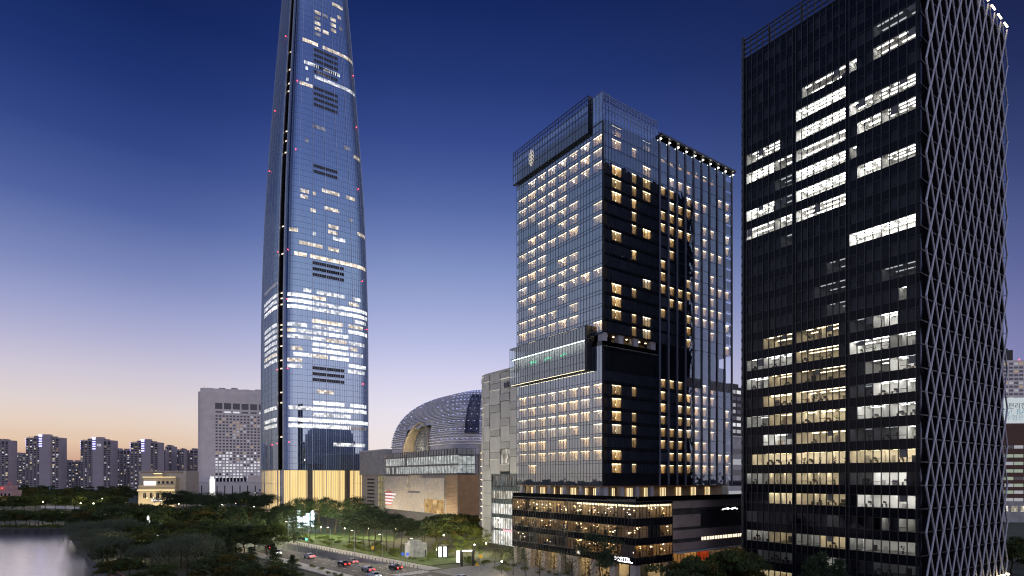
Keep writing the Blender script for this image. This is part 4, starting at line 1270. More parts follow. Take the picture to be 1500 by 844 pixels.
    bw = MB(); bw.face([(5.5, ya, ZT1-1.2), (5.5, yb, ZT1-1.2), (5.5, yb, zt+1), (5.5, ya, zt+1)], M['arch_back'])
    for i in range(22): y = ya+(yb-ya)*i/21; bw.box(5.2, 5.4, y-.06, y+.06, ZT1-1, zt, M['frame3'])
    for i in range(10): z = ZT1+i*1.7; bw.box(5.15, 5.45, ya, yb, z-.06, z+.06, M['frame3'])
    bw.build('arch_wall', root)
    al = MB(); al.box(1.0, 4.5, 46, 58, ZT1-.9, ZT1-.7, M['arch_lamp']); al.build('arch_light', root)
    li = bpy.data.lights.new('arch_lamp', 'POINT'); li.energy = 900; li.color = (1, .84, .6); li.shadow_soft_size = 1.0
    lo_ = bpy.data.objects.new('arch_lamp', li); COL.objects.link(lo_); lo_.parent = root; lo_.location = (.2, 52, ZT1+2)
    for i, (y, pw) in enumerate(((82, 9000), (62, 12000), (42, 12000), (22, 11000), (6, 8000))):   # floodlights at the foot of the stone wall
        b = MB(); b.box(-.4, .4, -.3, .3, 0, .5, M['frame']); b.box(-.3, .3, -.2, .2, .5, .56, M['street']); b.build('floodlight', root, (-9, y, 0))
        li = bpy.data.lights.new('floodlight_lamp', 'POINT'); li.energy = pw; li.color = (1, .82, .58); li.shadow_soft_size = .5
        lo_ = bpy.data.objects.new('floodlight_lamp', li); COL.objects.link(lo_); lo_.parent = root; lo_.location = (-9, y, 2)
    ma = MB()
    for y, h in ((30, 5), (12, 7)): ma.bar((50, y, zc+hz-1), (50, y, zc+hz+h), .14, M['steel'], 5)
    ma.build('mast', root)
M['mall_stone'] = matte('mall_stone', (.44, .4, .36), .8, .15, .6)
M['mall_stone2'] = matte('mall_stone_grey', (.4, .38, .36), .8, .15, .6)
M['mall_stone3'] = matte('mall_stone_tan', (.47, .41, .34), .8, .15, .6)
M['mall_grey'] = matte('mall_grey_panel', (.2, .22, .24), .6, .1)
M['gold_metal'] = matte('bronze_louvre', (.42, .27, .14), .45, .15, metal=.4)
M['amber_win'] = lit_panes('amber_window', (1, .55, .16), (1, .68, .28), .95, (4.4, 4.4, 1.3), lo=.55)
M['screen_w'] = emit('screen_white', (1, .85, .85), 1.1)
M['neon_r2'] = emit('screen_red', (1, .12, .12), .9)
M['band_lit'] = lit_panes('band_panel_lit', (.95, 1, .95), (1, .98, .9), .95, (1.5, 1.5, .8), lo=.55)
M['band_lit2'] = lit_panes('band_panel_side', (.95, 1, .98), (1, .98, .92), .7, (1.5, 1.5, .8), lo=.5)
M['dome_skin'] = matte('dome_skin', (.56, .55, .6), .5, .2, .3, metal=.3)
M['dome_louvre'] = matte('dome_louvre', (.8, .78, .82), .4, .12, .2, metal=.4)
M['dome_pane'] = glass('dome_pane', 1.6, (.8, .8, 1), inner=(.05, .045, .07), wave=0)
M['arch_cream'] = matte('arch_cream', (.62, .52, .36), .7, .1)
M['arch_back'] = matte('arch_back', (.6, .6, .58), .6, .12, .5)
M['arch_lamp'] = emit('arch_lamp', (1, .8, .45), 16.0)
mall()

# beige block between the tower and the dome
def side_block():
    p = gat(565, 400); root = thing('beige_mall_block', 'plain beige block with a glazed corner, between the tower lobby and the domed mall', 'mall block', (p.x, 400, 0), TH)
    b = MB(); b.box(0.02, 40, .02, 44, 0, 27, M['beige']); b.box(-1, 40, 0, 46, 27, 44, M['concrete']); b.box(-1.2, 40, -.2, 46, 44, 44.8, M['white']); b.build('wall', root)
    w = MB()
    for i in range(9): w.box(20, 33, -.15, .1, 2.5+i*2.6, 3.6+i*2.6, M['darkstone'], FL)
    w.build('slot_window', root)
    for i in range(6):
        g = MB(); z = 1+i*4.3; g.fquad(FL, .5, 14, z, z+3.7, -.02, M['greenish']); 
        for j in range(6): g.box(.5+j*2.7-.08, .5+j*2.7+.08, -.12, 0, z, z+3.7, M['frame2'], FL)
        g.build('window', root)
M['greenish'] = lit_panes('greenish_window', (.75, .6, .3), (.35, .42, .3), .5, (2.7, 2.7, 4.3), lo=.2)
side_block()

# ------------------------------------------------------------------ curved panel-clad department store
def curved_store():
    Yc = 205.0
    p = gat(765, Yc); root = thing('curved_store', 'grey panel-clad department store with a rounded corner and bright lower shop floors', 'department store', (p.x, Yc, 0), TH)
    rng = random.Random(41)
    # outline in local axes: left-hand facade runs along y, then rounds away
    H = 64.0
    def edge(t, off=0, z=0):                           # t metres along the outline from the right-hand end
        lean = -.03*max(0, z-22)                       # upper storeys lean back a little
        if t < 22: return (-off, t)
        rr = 14.0; a = min((t-22)/rr, 2.4)
        return (rr-(rr+off)*math.cos(a), 22+(rr+off)*math.sin(a))
    T = 22+14*1.75
    core = MB(); n = 40
    poly = [edge(T*i/n, -.5) for i in range(n+1)]+[(42, 34), (42, 0)]
    core.prism(poly, 0, H-.4, M['dwall'], M['concrete']); core.build('core', root)
    def patch(mb, t0, t1, z0, z1, off, m, k=4):
        for i in range(k):
            a, b = t0+(t1-t0)*i/k, t0+(t1-t0)*(i+1)/k
            p0, p1 = edge(a, off), edge(b, off)
            mb.face([(*p1, z0), (*p0, z0), (*p0, z1), (*p1, z1)], m)
    def slab(mb, t0, t1, z0, z1, off, th, m, k=4):
        patch(mb, t0, t1, z0, z1, off, m, k)
        for zz in (z0, z1):
            for i in range(k):
                a, b = t0+(t1-t0)*i/k, t0+(t1-t0)*(i+1)/k
                mb.face([(*edge(a, off), zz), (*edge(b, off), zz), (*edge(b, off-th), zz), (*edge(a, off-th), zz)], m)
        for tt in (t0, t1): mb.face([(*edge(tt, off), z0), (*edge(tt, off), z1), (*edge(tt, off-th), z1), (*edge(tt, off-th), z0)], m)
    cols = [(-.1, 7.4), (7.6, 13.5), (13.7, 20.5), (20.7, 25.0), (25.2, 30.5), (30.7, T)]
    ribs = (M['clad'], M['clad'], M['clad2'], M['clad3'])
    for ci, (a, b) in enumerate(cols):
        z = 26.5+(ci % 2)*.9
        j = ci
        while z < H-.5:
            h = (6.2, 2.7, 5.6, 2.5, 6.0, 2.8)[j % 6]
            z1 = min(H, z+h-.15)
            if ci == 1 and 29 < z < 35:                     # one lit shop window in the cladding
                g = MB(); patch(g, a+.1, b-.1, z, z1, -.3, M['lit_shop'])
                for q in range(8): g.box(-.1, .05, a+.1+q*.8-.05, a+.1+q*.8+.05, z, z1, M['frame2'])
                g.build('window', root)
            else:
                off = rng.uniform(.0, .35); mb = MB()
                slab(mb, a+.06, b-.06, z, z1, off, .5, M['clad2'] if h < 3 else rng.choice((M['clad'], M['clad'], M['clad3'])))
                if rng.random() < .35: slab(mb, a+.06, b-.06, z1-.02, z1+.08, .32, .3, M['seam_lit'])
                mb.build('cladding_panel', root)
            z += h; j += 1
    # lower floors: glass bays, pale piers
    for k, (z0, z1, lamp) in enumerate(((.2, 5.4, 'lit_shop2'), (6.2, 10.2, 'lit_shop2'), (11.6, 15.4, 'lit_shop2'), (17.2, 20.2, 'lit_shop'), (21.8, 25.8, 'dim_shop'))):
        g = MB(); patch(g, .2, 19.4, z0, z1, -.45, M[lamp], 5)
        for q in range(18):
            e = edge(.2+q*1.12, 0); g.box(e[0]-.12, e[0]+.12, e[1]-.06, e[1]+.06, z0, z1, M['frame3'])
        g.build('window', root)
        g = MB(); slab(g, .1, 19.5, z1, (6.2, 11.6, 17.2, 21.8, 26.6)[k]-.1 if k < 5 else z1+1, -.1, .3, M['g_spandrel2'], 5)
        for q in range(18):
            e = edge(.2+q*1.12, .0); g.box(e[0]-.1, e[0]+.15, e[1]-.06, e[1]+.06, z1, (6.1, 11.5, 17.1, 21.7, 26.5)[k], M['frame3'])
        g.build('floor_band', root)
    mb = MB()
    z = .2
    while z < 26: slab(mb, 19.7, 26.5, z, z+4.6, .25, .5, M['clad']); z += 4.75
    z = .2
    while z < 26: slab(mb, 26.8, T, z, z+4.6, .2, .5, M['clad3']); z += 4.75
    mb.build('pier', root)
    s = MB(); s.box(-.7, -.4, 2.5, 11, 5.5, 6.1, M['neon_p']); s.build('shop_sign', root)
    t = MB()
    for i in range(11):                                # faint roof lettering: unlit raised strokes
        y = 1.2+i*.85
        for q in range(2): t.box(-.75, -.55, y+q*.35, y+q*.35+.14, H-6.2, H-4.5+.2*(i % 3), M['frame2'])
        t.box(-.75, -.55, y, y+.5, H-5.4, H-5.2, M['frame2'])
    t.build('roof_sign', root)
    r = MB(); r.prism([edge(T*i/n, .15) for i in range(n+1)]+[(40, 27), (40, 1)], H, H+.8, M['clad2']); r.build('roof', root)
M['clad'] = matte('grey_cladding', (.5, .5, .52), .55, .08, .3, stretch=(1, 1, .05))
M['clad2'] = matte('grey_cladding_dark', (.43, .43, .45), .55, .1, .3)
M['clad3'] = matte('grey_cladding_light', (.55, .55, .57), .55, .08, .3)
M['seam_lit'] = emit('seam_light', (1, .92, .75), .8)
M['lit_shop'] = lit_panes('lit_shop_window', (1, .86, .62), (1, .95, .85), 1.1, (1.1, 1.1, 1.6), lo=.25)
M['lit_shop2'] = lit_panes('lit_shop_window_bright', (1, .93, .8), (1, 1, .98), 1.7, (1.1, 1.1, 2), lo=.6)
M['dim_shop'] = lit_panes('dim_shop_window', (1, .7, .4), (.6, .7, .8), .28, (1.1, 1.1, 1.6), lo=.1)
M['g_spandrel2'] = glass('store_spandrel', 1.7, (.8, .9, 1), inner=(.12, .15, .17), wave=.05)
M['neon_p'] = emit('pink_sign', (1, .45, .5), 1.4)
curved_store()

# ------------------------------------------------------------------ far buildings
def windows_on(root, F, cells, d=-.04, most=100):
    """flush window boxes (s0,s1,z0,z1,material): the first hundred are parts of their own, the rest one part"""
    rest = MB()
    for i, (a, b, z0, z1, m) in enumerate(cells):
        if i < most:
            g = MB(); g.box(a, b, d, .05, z0, z1, m, F); g.build('window', root)
        else: rest.box(a, b, d, .05, z0, z1, m, F)
    if rest.v: tag(rest.build('window', root), kind='stuff')
M['win_dark'] = glass('far_window_dark', 1.6, (.8, .85, 1), inner=(.015, .017, .022), wave=0)
M['win_w'] = emit('far_window_white', (.95, .95, 1), .8)
M['win_w2'] = emit('far_window_grey', (.9, .92, 1), .4)
M['win_y'] = emit('far_window_warm', (1, .74, .46), .38)
M['grey_slab'] = matte('grey_slab_wall', (.84, .77, .72), .8, .08, .15)
def slab_hotel():
    p = gat(289, 620); root = thing('slab_hotel', 'broad grey slab hotel with rounded ends and small white-lit windows, left of the supertall tower', 'hotel', (p.x, 620, 0), rad(20))
    Wd, D_, H = 84.0, 26.0, 117.0
    rr = 5.0; pts = []
    for (cx, cy_, a0) in ((rr, rr, 180), (Wd-rr, rr, 270), (Wd-rr, D_-rr, 0), (rr, D_-rr, 90)):
        for i in range(7): t = rad(a0+15*i); pts.append((cx+rr*math.cos(t), cy_+rr*math.sin(t)))
    b = MB(); b.prism(pts, 0, H, M['grey_slab'])
    for i in range(40): b.box(2+i*2.05, 2.15+i*2.05, -.12, .1, 14, H-2, M['grey_slab']) if not 17 < 2+i*2.05 < 68 else None
    b.build('wall', root)
    c = MB(); c.prism([(x*.95+2, y*.9+1.2) for x, y in pts], H, H+4, M['grey_slab'])
    for i in range(6): c.box(8+i*12, 14+i*12, 6, 14, H+4, H+5+(i % 3)*.6, M['concrete'])
    c.bar((6, 6, H+4), (6, 6, H+6.5), .15, M['steel']); c.build('roof', root)
    rng = random.Random(3); cells = []
    for i in range(6): cells.append((17+i*8.6, 24.0+i*8.6, 99, 105.5, M['win_dark']))
    for i in range(6): cells.append((17.4+i*8.6, 23.6+i*8.6, 95.0, 96.6, M['win_w'] if i in (1, 2, 5) else M['win_dark']))
    rows = []
    for r in range(24):
        z = 90.6-r*3.3
        if z < 14: break
        for c in range(15):
            u = rng.random()
            if r > 14: m = M['win_w'] if u < .55 else (M['win_w2'] if u < .85 else M['win_dark'])
            elif r > 11: m = M['win_w'] if u < .35 else (M['win_y'] if u < .5 else M['win_dark'])
            else: m = M['win_dark'] if u < .84 else (M['win_y'] if u < .95 else M['win_w2'])
            cells.append((17.4+c*3.45, 19.5+c*3.45, z, z+1.75, m))
    windows_on(root, FR, cells)
    # white department hall in front of it
    p = gat(250, 560); an = thing('white_hall', 'long low white hall with dark slit windows, in front of the grey slab hotel', 'hall', (p.x, 560, 0), rad(3))
    b = MB(); b.box(0, 92, 0, 40, 0, 20, M['white_hall']); b.box(-.2, 92.2, -.3, 40, 20, 20.7, M['white_hall']); b.box(26, 38, 4, 18, 20.7, 25, M['white_hall']); b.box(70, 92, 6, 30, 20.7, 27, M['grey_slab']); b.build('wall', an)
    for i in range(12):
        g = MB(); g.box(7+i*7.2, 7.9+i*7.2, -.06, .1, 5, 17.5, M['win_dark']); g.build('window', an)
    for i in range(9):
        g = MB(); g.box(40+i*3.3, 42.2+i*3.3, 5.9, 6.1, 21.2, 25, M['win_dark']); g.build('window', an)
    g = MB(); g.lathe([(0, 0), (1.1, 0), (1.1, .1), (0, .1)], M['neon_b2'], 10); o = g.build('round_logo', an, (84, -.15, 13)); o.rotation_euler = (math.pi/2, 0, 0)
    b = MB(); b.box(-.05, 92, .02, 39.9, 20.8, 20.82, M['concrete']); b.build('roof', an)
M['white_hall'] = matte('white_hall_wall', (.8, .78, .8), .7, .06, .2)
M['neon_b2'] = matte('blue_logo', (.1, .12, .4), .5, .1)
slab_hotel()

def palace():
    p = gat(200, 500); root = thing('lit_palace_front', 'floodlit cream palace-like front with arched windows and a glowing white sign', 'casino building', (p.x, 500, 0), rad(4))
    bk = MB(); bk.box(-1, 38, 6, 30, 0, 31, M['beige']); bk.box(0, 36, 5.8, 6, 29, 30.5, M['tan']); bk.build('back_block', root)
    b = MB(); b.box(1.5, 32, 0, 6, 0, 18.5, M['palace']); b.box(5, 32, 1, 6, 18.5, 25, M['palace']); b.box(14, 21, .8, 6, 25, 28, M['palace']); b.build('wall', root)
    t = MB(); t.box(.8, 32.6, -1.0, 0, 13.2, 14.2, M['palace']); t.box(4.6, 32.5, .2, 1, 24.4, 25.4, M['palace']); t.box(13.6, 21.4, .2, .8, 27.6, 28.4, M['palace']); t.build('cornice', root)
    l = MB(); l.box(1, 32, -1.15, -1.02, 14.25, 14.75, M['palace_lamp']); l.box(5, 32, .05, .18, 25.45, 25.8, M['palace_lamp']); l.box(14, 21, .05, .18, 28.45, 28.8, M['palace_lamp']); l.build('cornice_light', root)
    s = MB(); s.box(5.6, 15.5, .6, .98, 17, 22.2, M['palace_sign']); s.build('glowing_sign', root)
    s = MB(); s.box(13, 21.6, -1.6, -1.3, 5.2, 6.2, M['palace_sign2']); s.build('glowing_sign', root)
    for i in range(5):
        g = MB(); x = 5.5+i*5.3
        pts = [(x, 7.5), (x+2.4, 7.5), (x+2.4, 11)]+[(x+1.2+1.2*math.cos(a), 11+1.2*math.sin(a)) for a in (.5, 1.05, 1.57, 2.1, 2.64)]+[(x, 11)]
        g.face([(q[0], -.03, q[1]) for q in pts], M['win_dark']); g.bar((x+1.2, -.1, 7.5), (x+1.2, -.1, 12.1), .08, M['palace']); g.build('window', root)
        g = MB(); g.box(5+i*5.3+3.6, 5+i*5.3+4.0, -.5, -.1, 7.3, 7.9, M['palace_lamp2']); g.build('wall_lamp', root)
    for x in (8, 24):
        li = bpy.data.lights.new('palace_floodlight', 'POINT'); li.energy = 6000; li.color = (1, .8, .48); li.shadow_soft_size = .5
        lo_ = bpy.data.objects.new('palace_floodlight', li); COL.objects.link(lo_); lo_.parent = root; lo_.location = (x, -7, 3)
    for i in range(4):
        g = MB(); g.box(17+i*3.6, 18.8+i*3.6, .9, 1.02, 20, 22, M['win_dark']); g.build('window', root)
M['palace_flood'] = None
M['palace'] = matte('palace_stucco', (.5, .43, .3), .8, .1, .5)
M['palace_lamp'] = emit('palace_cornice_lamp', (1, .8, .4), 2.2)
M['palace_lamp2'] = emit('palace_wall_lamp', (1, .82, .5), 6)
M['palace_sign'] = emit('palace_sign', (1, .93, .95), 1.6)
M['palace_sign2'] = emit('palace_sign_small', (.9, .9, 1), 2.0)
palace()

# apartment towers on the left horizon
M['apt'] = matte('apartment_wall', (.4, .34, .35), .8, .08, .1)
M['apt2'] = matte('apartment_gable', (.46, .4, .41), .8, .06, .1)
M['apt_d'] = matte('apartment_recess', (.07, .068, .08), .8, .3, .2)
def apartment(px0, px1, pyt, Y, label, gable=None, violet=False, seed=0, nst=None):
    rng = random.Random(seed)
    p = gat(px0, Y); Wd = (px1-px0)/FPX*Y; H = zat(pyt, Y)
    root = thing('apartment_tower', label, 'apartment block', (p.x, Y, 0), 0, 'apartment towers on the left horizon')
    b = MB(); b.box(0, Wd, 0, 14, 0, H, M['apt'])
    b.box(Wd*.2, Wd*.42, 2, 10, H, H+2.5, M['apt']); b.box(Wd*.66, Wd*.8, 2, 10, H, H+1.8, M['apt'])
    b.build('wall', root)
    r = MB()
    for i in range(9): r.bar((Wd*(.08+.1*i), 1.5, H), (Wd*(.08+.1*i), 1.5, H+1.6+rng.random()*1.6), .12, M['apt_d'])
    r.box(Wd*.05, Wd*.95, 1.3, 1.5, H+1.2, H+1.4, M['apt_d']); r.build('roof_rail', root)
    FA = FR
    fh = 2.9; nf = int((H-6)/fh)
    n = nst or max(2, int(Wd/5.2))
    zones = []
    for i in range(n):
        s0 = Wd*i/n; s1 = Wd*(i+1)/n
        if gable and gable[0]*Wd < (s0+s1)/2 < gable[1]*Wd: continue
        zones.append((s0, s1))
    cells = []
    for (s0, s1) in zones:
        w = s1-s0
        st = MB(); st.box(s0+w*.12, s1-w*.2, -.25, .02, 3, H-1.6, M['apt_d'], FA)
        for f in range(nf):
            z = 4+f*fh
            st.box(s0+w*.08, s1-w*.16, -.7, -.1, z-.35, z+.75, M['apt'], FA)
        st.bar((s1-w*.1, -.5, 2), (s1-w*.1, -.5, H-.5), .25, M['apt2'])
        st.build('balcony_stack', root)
        for f in range(nf):
            z = 4+f*fh
            if rng.random() < .3:
                q = rng.random()
                cells.append((s0+w*rng.uniform(.14, .3), s0+w*rng.uniform(.45, .78), z+.8, z+2.3, M['win_w'] if q < .18 else (M['win_y2'] if q < .36 else (M['win_w2'] if q < .7 else M['win_y3']))))
    rng.shuffle(cells)
    windows_on(root, FA, cells, d=-.4)
    if gable:
        g = MB(); g.box(gable[0]*Wd, gable[1]*Wd, -1.6, .02, 0, H+1.2, M['apt2'], FA); g.box(gable[0]*Wd, gable[1]*Wd-2, -1, 6, H+1.2, H+4.5, M['apt2'], FA); g.build('gable_wall', root)
    if violet:
        g = MB()
        for k in range(5): g.box(gable[0]*Wd-.3, gable[0]*Wd+4.0, -1.8, -1.62, H+.6-k*3.4, H+2.2-k*3.4, M['neon_b'], FA)
        g.box(gable[0]*Wd-1.6, gable[0]*Wd+4, -1.3, -1.02, H+2.6, H+4.3, M['neon_b'], FA)
        for k in range(4): g.box(-.35, .3, -.5, .4, H-2-k*3.2, H-.9-k*3.2, M['neon_b'], FA)
        g.build('violet_light', root)
    return root
M['win_y3'] = emit('far_window_dim', (1, .8, .55), .22)
M['win_y2'] = emit('far_window_yellow', (1, .85, .55), .8)
apts = [(-20, 13, 645, 820, 'apartment tower cut off by the left edge of the photo', None, False), (38, 87, 641, 830, 'tall apartment tower with a blank gable, leftmost of the three with violet lights', (.42, .74), True),
        (118, 163, 645, 830, 'tall apartment tower with violet lights and small letters high on its gable', (.42, .76), True), (191, 232, 648, 830, 'violet-lit apartment tower just behind the cream palace front', (.42, .74), True),
        (13, 38, 665, 960, 'lower apartment block in the gap by the left edge, behind two towers', None, False), (86, 120, 676, 940, 'short apartment block with a blank left end, between two violet-lit towers', (0, .3), False),
        (161, 191, 659, 930, 'plain apartment block between the lettered tower and the palace-side tower', None, False), (231, 243, 661, 900, 'narrow apartment block just right of the palace-side violet tower', None, False),
        (242, 252, 654, 910, 'slim taller apartment block above the palace roof', None, False), (251, 264, 660, 950, 'plain apartment block second left of the grey slab hotel top', None, False), (263, 270, 659, 900, 'narrow apartment block with a roof box above the white hall end', None, False),
        (269, 279, 665, 960, 'lowest apartment block of the row ending at the grey slab hotel', None, False), (278, 290, 659, 905, 'apartment block touching the grey slab hotel', None, False)]
for i, a in enumerate(apts):
    ro = apartment(*a, seed=60+i)
    if i == 2:
        cu = bpy.data.curves.new('letters', 'FONT'); cu.body = 'XB'; cu.size = 5.0; cu.extrude = .05
        to = bpy.data.objects.new('tmp', cu); COL.objects.link(to); bpy.context.view_layer.update()
        me = bpy.data.meshes.new_from_object(to.evaluated_get(bpy.context.evaluated_depsgraph_get())); bpy.data.objects.remove(to)
        me.materials.clear(); me.materials.append(M['win_w'])
        so = place_mesh('gable_letters', me, ro, (24.0, -1.75, zat(654, 830)), 0); so.rotation_euler = (math.pi/2, 0, 0)

# buildings glimpsed in the gaps on the right
def gap_buildings():
    p = gat(1070, 300); root = thing('gap_tower', 'dark tower glimpsed in the gap between the blue hotel and the black office tower', 'tower', (p.x, 300, 0), TH)
    b = MB(); b.box(0, 20, 0, 12, 0, zat(566, 300), M['darkstone']); b.box(2, 10, 2, 8, zat(566, 300), zat(560, 300), M['darkstone']); b.build('wall', root)
    rng = random.Random(9); cells = []
    for k in range(20):
        for c in range(4):
            u = rng.random()
            cells.append((.8+c*4.6, 4.4+c*4.6, 4+k*3.4, 5.8+k*3.4, M['win_w2'] if u < .3 else (M['win_w'] if u < .45 else M['win_dark'])))
    windows_on(root, FR, cells)
    p = gat(1066, 230); root = thing('grey_gap_block', 'low grey block with a white roof edge in the gap beside the office tower', 'office block', (p.x, 230, 0), TH)
    b = MB(); b.box(0, 16, 0, 10, 0, zat(640, 230), M['concrete']); b.box(-.3, 16, -.3, 10, zat(640, 230), zat(640, 230)+.6, M['white']); b.build('wall', root)
    cells = [(.6, 15, 5+k*4.2, 7.2+k*4.2, M['win_dark'] if k % 3 else M['win_w2']) for k in range(8)]
    windows_on(root, FR, cells)
    # right edge: brick office block with a white sign board, tower behind
    p = gat(1463, 330); root = thing('brick_office_block', 'brown brick block with lit window rows and a big white sign board, right edge', 'office block', (p.x, 330, 0), rad(-6))
    zt = zat(621, 330); b = MB(); b.box(-30, 60, 0, 30, 0, zt, M['brick']); b.build('wall', root)
    s = MB(); s.box(-30, 60, -.4, 0, zat(620, 330), zat(583, 330), M['sign_board']); s.build('sign_board', root)
    for (txt, x, py, size, mm) in (('편리한 금융', 4.5, 598.5, 3.6, 'sign_grey'), ('by!', 1.6, 607.5, 4.4, 'sign_blue'), ('BANK', 8.8, 607.5, 4.4, 'sign_blue'), ('수협은행', 3.0, 615.5, 3.6, 'sign_blue')):
        cu = bpy.data.curves.new('letters', 'FONT'); cu.body = txt; cu.size = size; cu.extrude = .03
        to = bpy.data.objects.new('tmp', cu); COL.objects.link(to); bpy.context.view_layer.update()
        me = bpy.data.meshes.new_from_object(to.evaluated_get(bpy.context.evaluated_depsgraph_get())); bpy.data.objects.remove(to)
        me.materials.clear(); me.materials.append(M[mm])
        so = place_mesh('sign_letters', me, root, (x, -.5, zat(py, 330))); so.rotation_euler = (math.pi/2, 0, 0)
    cells = []
    for k, py in enumerate((655, 668, 679, 690, 701, 711, 721, 732, 743)):
        z = zat(py, 330)
        for c in range(8):
            u = rng.random()
            cells.append((-12+c*5.0, -7.4+c*5.0, z-.9, z+.9, M['win_pale'] if u < .55 else (M['win_w2'] if u < .8 else M['win_dark'])))
    windows_on(root, FR, cells)
    g = MB(); g.box(-30, 60, -2, 0, 0, 11.5, M['concrete'])
    for k in range(10): g.box(-10+k*5, -6.5+k*5, -2.1, -1.95, 6, 9.2, M['lit_shop'])
    g.build('base', root)
    p = gat(1462, 520); root = thing('far_grey_tower', 'grey high-rise with a dark roof box behind the white sign board', 'high-rise', (p.x, 520, 0), rad(-3))
    zt = zat(528, 520); b = MB(); b.box(-20, 40, 0, 20, 0, zt, M['grey_slab']); b.box(2, 15, 3, 14, zt, zat(512, 520), M['darkstone']); b.box(5, 12, 5, 12, zat(512, 520), zat(509, 520), M['darkstone']); b.build('wall', root)
    cells = []
    for k in range(18):
        for c in range(9):
            u = rng.random()
            cells.append((.8+c*4.3, 4.3+c*4.3, zt-4-k*3.4, zt-2.2-k*3.4, M['win_y'] if u < .1 else (M['win_w2'] if u < .25 else M['win_dark'])))
    windows_on(root, FR, cells)
    rl = MB(); rl.lathe([(0, -.5), (.5, 0), (0, .5)], M['avi'], 6); rl.build('aviation_light', root, (18, -.3, zt+.6))
M['sign_board'] = emit('sign_board', (.85, .95, 1), .62)
M['sign_grey'] = matte('sign_grey', (.25, .28, .3), .6, .05)
M['sign_blue'] = emit('sign_blue', (.35, .5, .62), .7)
M['win_pale'] = emit('pale_window', (.85, 1, .8), .35)
gap_buildings()
# ------------------------------------------------------------------ ground, lake, roads
M['pav_light'] = emit('pavilion_panel', (.72, .93, 1), 3.2)
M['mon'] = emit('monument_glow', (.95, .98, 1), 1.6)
M['mon2'] = emit('spire_glow', (1, .98, .93), 1.1)
M['dome_glow'] = lit_panes('dome_glow', (.6, 1, .8), (1, .95, 1), 1.0, (2, 2, 2), lo=.15)
M['pink'] = matte('pink_plaster', (.42, .28, .27), .8, .15, .3)
M['pink2'] = matte('pink_roof', (.4, .16, .15), .7, .15, .3)
M['blue_roof'] = matte('pale_blue_roof', (.22, .42, .62), .5, .1)
M['screen_p'] = emit('glowing_panel', (1, .98, .9), 1.8)
M['white_rock'] = matte('white_rock', (.5, .5, .48), .9, .3, .8, bump=.4)
M['bluesign'] = matte('blue_sign', (.03, .1, .5), .5, .1)
M['neon_g2'] = emit('green_signal', (.05, 1, .45), 10)
M['paving2'] = matte('plaza_paving', (.2, .2, .2), .8, .2, .8)
RE = Vector((-.687, .726, 0)); RN = Vector((-.726, -.687, 0)); RO = Vector((-30.8, 165.7, 0))   # the avenue: along it (away from us) and across it (towards us)
def rp(t, o, z=0): v = RO+RE*t+RN*o; return (v.x, v.y, z)
lake = [(-213, 283), (-199, 264), (-168, 227), (-137, 189), (-111, 158), (-92, 136), (-80, 118), (-95, 60), (-520, 60), (-620, 180), (-560, 283)]
T0, T1, TO0, TO1 = 6.0, 92.0, 1.2, 9.6                # sunken ramp: extent along the avenue and across it
trench = [rp(T0, TO0)[:2], rp(T1, TO0)[:2], rp(T1, TO1)[:2], rp(T0, TO1)[:2]]
def ground():
    outer = [(-4500, -400), (4500, -400), (4500, 6000), (-4500, 6000)]
    pts = [Vector(p) for p in outer+lake+trench]
    n0, n1, n2 = 4, len(lake), 4
    edges = [(i, (i+1) % 4) for i in range(4)]+[(4+i, 4+(i+1) % n1) for i in range(n1)]+[(4+n1+i, 4+n1+(i+1) % 4) for i in range(4)]
    vo, eo, fo, *_ = geometry.delaunay_2d_cdt(pts, edges, [], 0, 1e-4)
    def inside(p, poly):
        c = False; j = len(poly)-1
        for i in range(len(poly)):
            if (poly[i][1] > p[1]) != (poly[j][1] > p[1]) and p[0] < (poly[j][0]-poly[i][0])*(p[1]-poly[i][1])/(poly[j][1]-poly[i][1])+poly[i][0]: c = not c
            j = i
        return c
    mb = MB()
    for f in fo:
        c = [sum(vo[i][k] for i in f)/len(f) for k in (0, 1)]
        if inside(c, lake) or inside(c, trench): continue
        mb.face([(vo[i][0], vo[i][1], 0) for i in f], M['ground'])
    tag(mb.build('ground'), kind='structure')
ground()
def water_mat():
    m, t, out = mat_new('lake_water')
    p = nd(t, 'ShaderNodeBsdfPrincipled'); p.inputs['Base Color'].default_value = (.02, .03, .035, 1); p.inputs['Roughness'].default_value = .12; p.inputs['IOR'].default_value = 1.33; p.inputs['Specular IOR Level'].default_value = 1.0
    n = nd(t, 'ShaderNodeTexNoise'); n.inputs['Scale'].default_value = .9; n.inputs['Detail'].default_value = 3
    t.links.new(coords(t, (1, .5, 1)), n.inputs['Vector'])
    b = nd(t, 'ShaderNodeBump'); b.inputs['Strength'].default_value = .42; b.inputs['Distance'].default_value = .14
    t.links.new(n.outputs[0], b.inputs['Height']); t.links.new(b.outputs[0], p.inputs['Normal'])
    gl = nd(t, 'ShaderNodeBsdfGlossy'); gl.inputs['Roughness'].default_value = .17; gl.inputs['Color'].default_value = (.95, .95, .95, 1); t.links.new(b.outputs[0], gl.inputs['Normal'])
    mx = nd(t, 'ShaderNodeMixShader'); lw = nd(t, 'ShaderNodeFresnel'); lw.inputs[0].default_value = 3.2
    mx.inputs[0].default_value = .88; t.links.new(p.outputs[0], mx.inputs[1]); t.links.new(gl.outputs[0], mx.inputs[2])
    t.links.new(mx.outputs[0], out.inputs[0])
    return m
M['water'] = water_mat()
w = MB(); w.face([(-800, 30, -1.6), (-60, 30, -1.6), (-60, 300, -1.6), (-800, 300, -1.6)], M['water'])
tag(w.build('lake_water'), kind='structure')
b = MB()                                              # dark stone lake wall
n = len(lake)
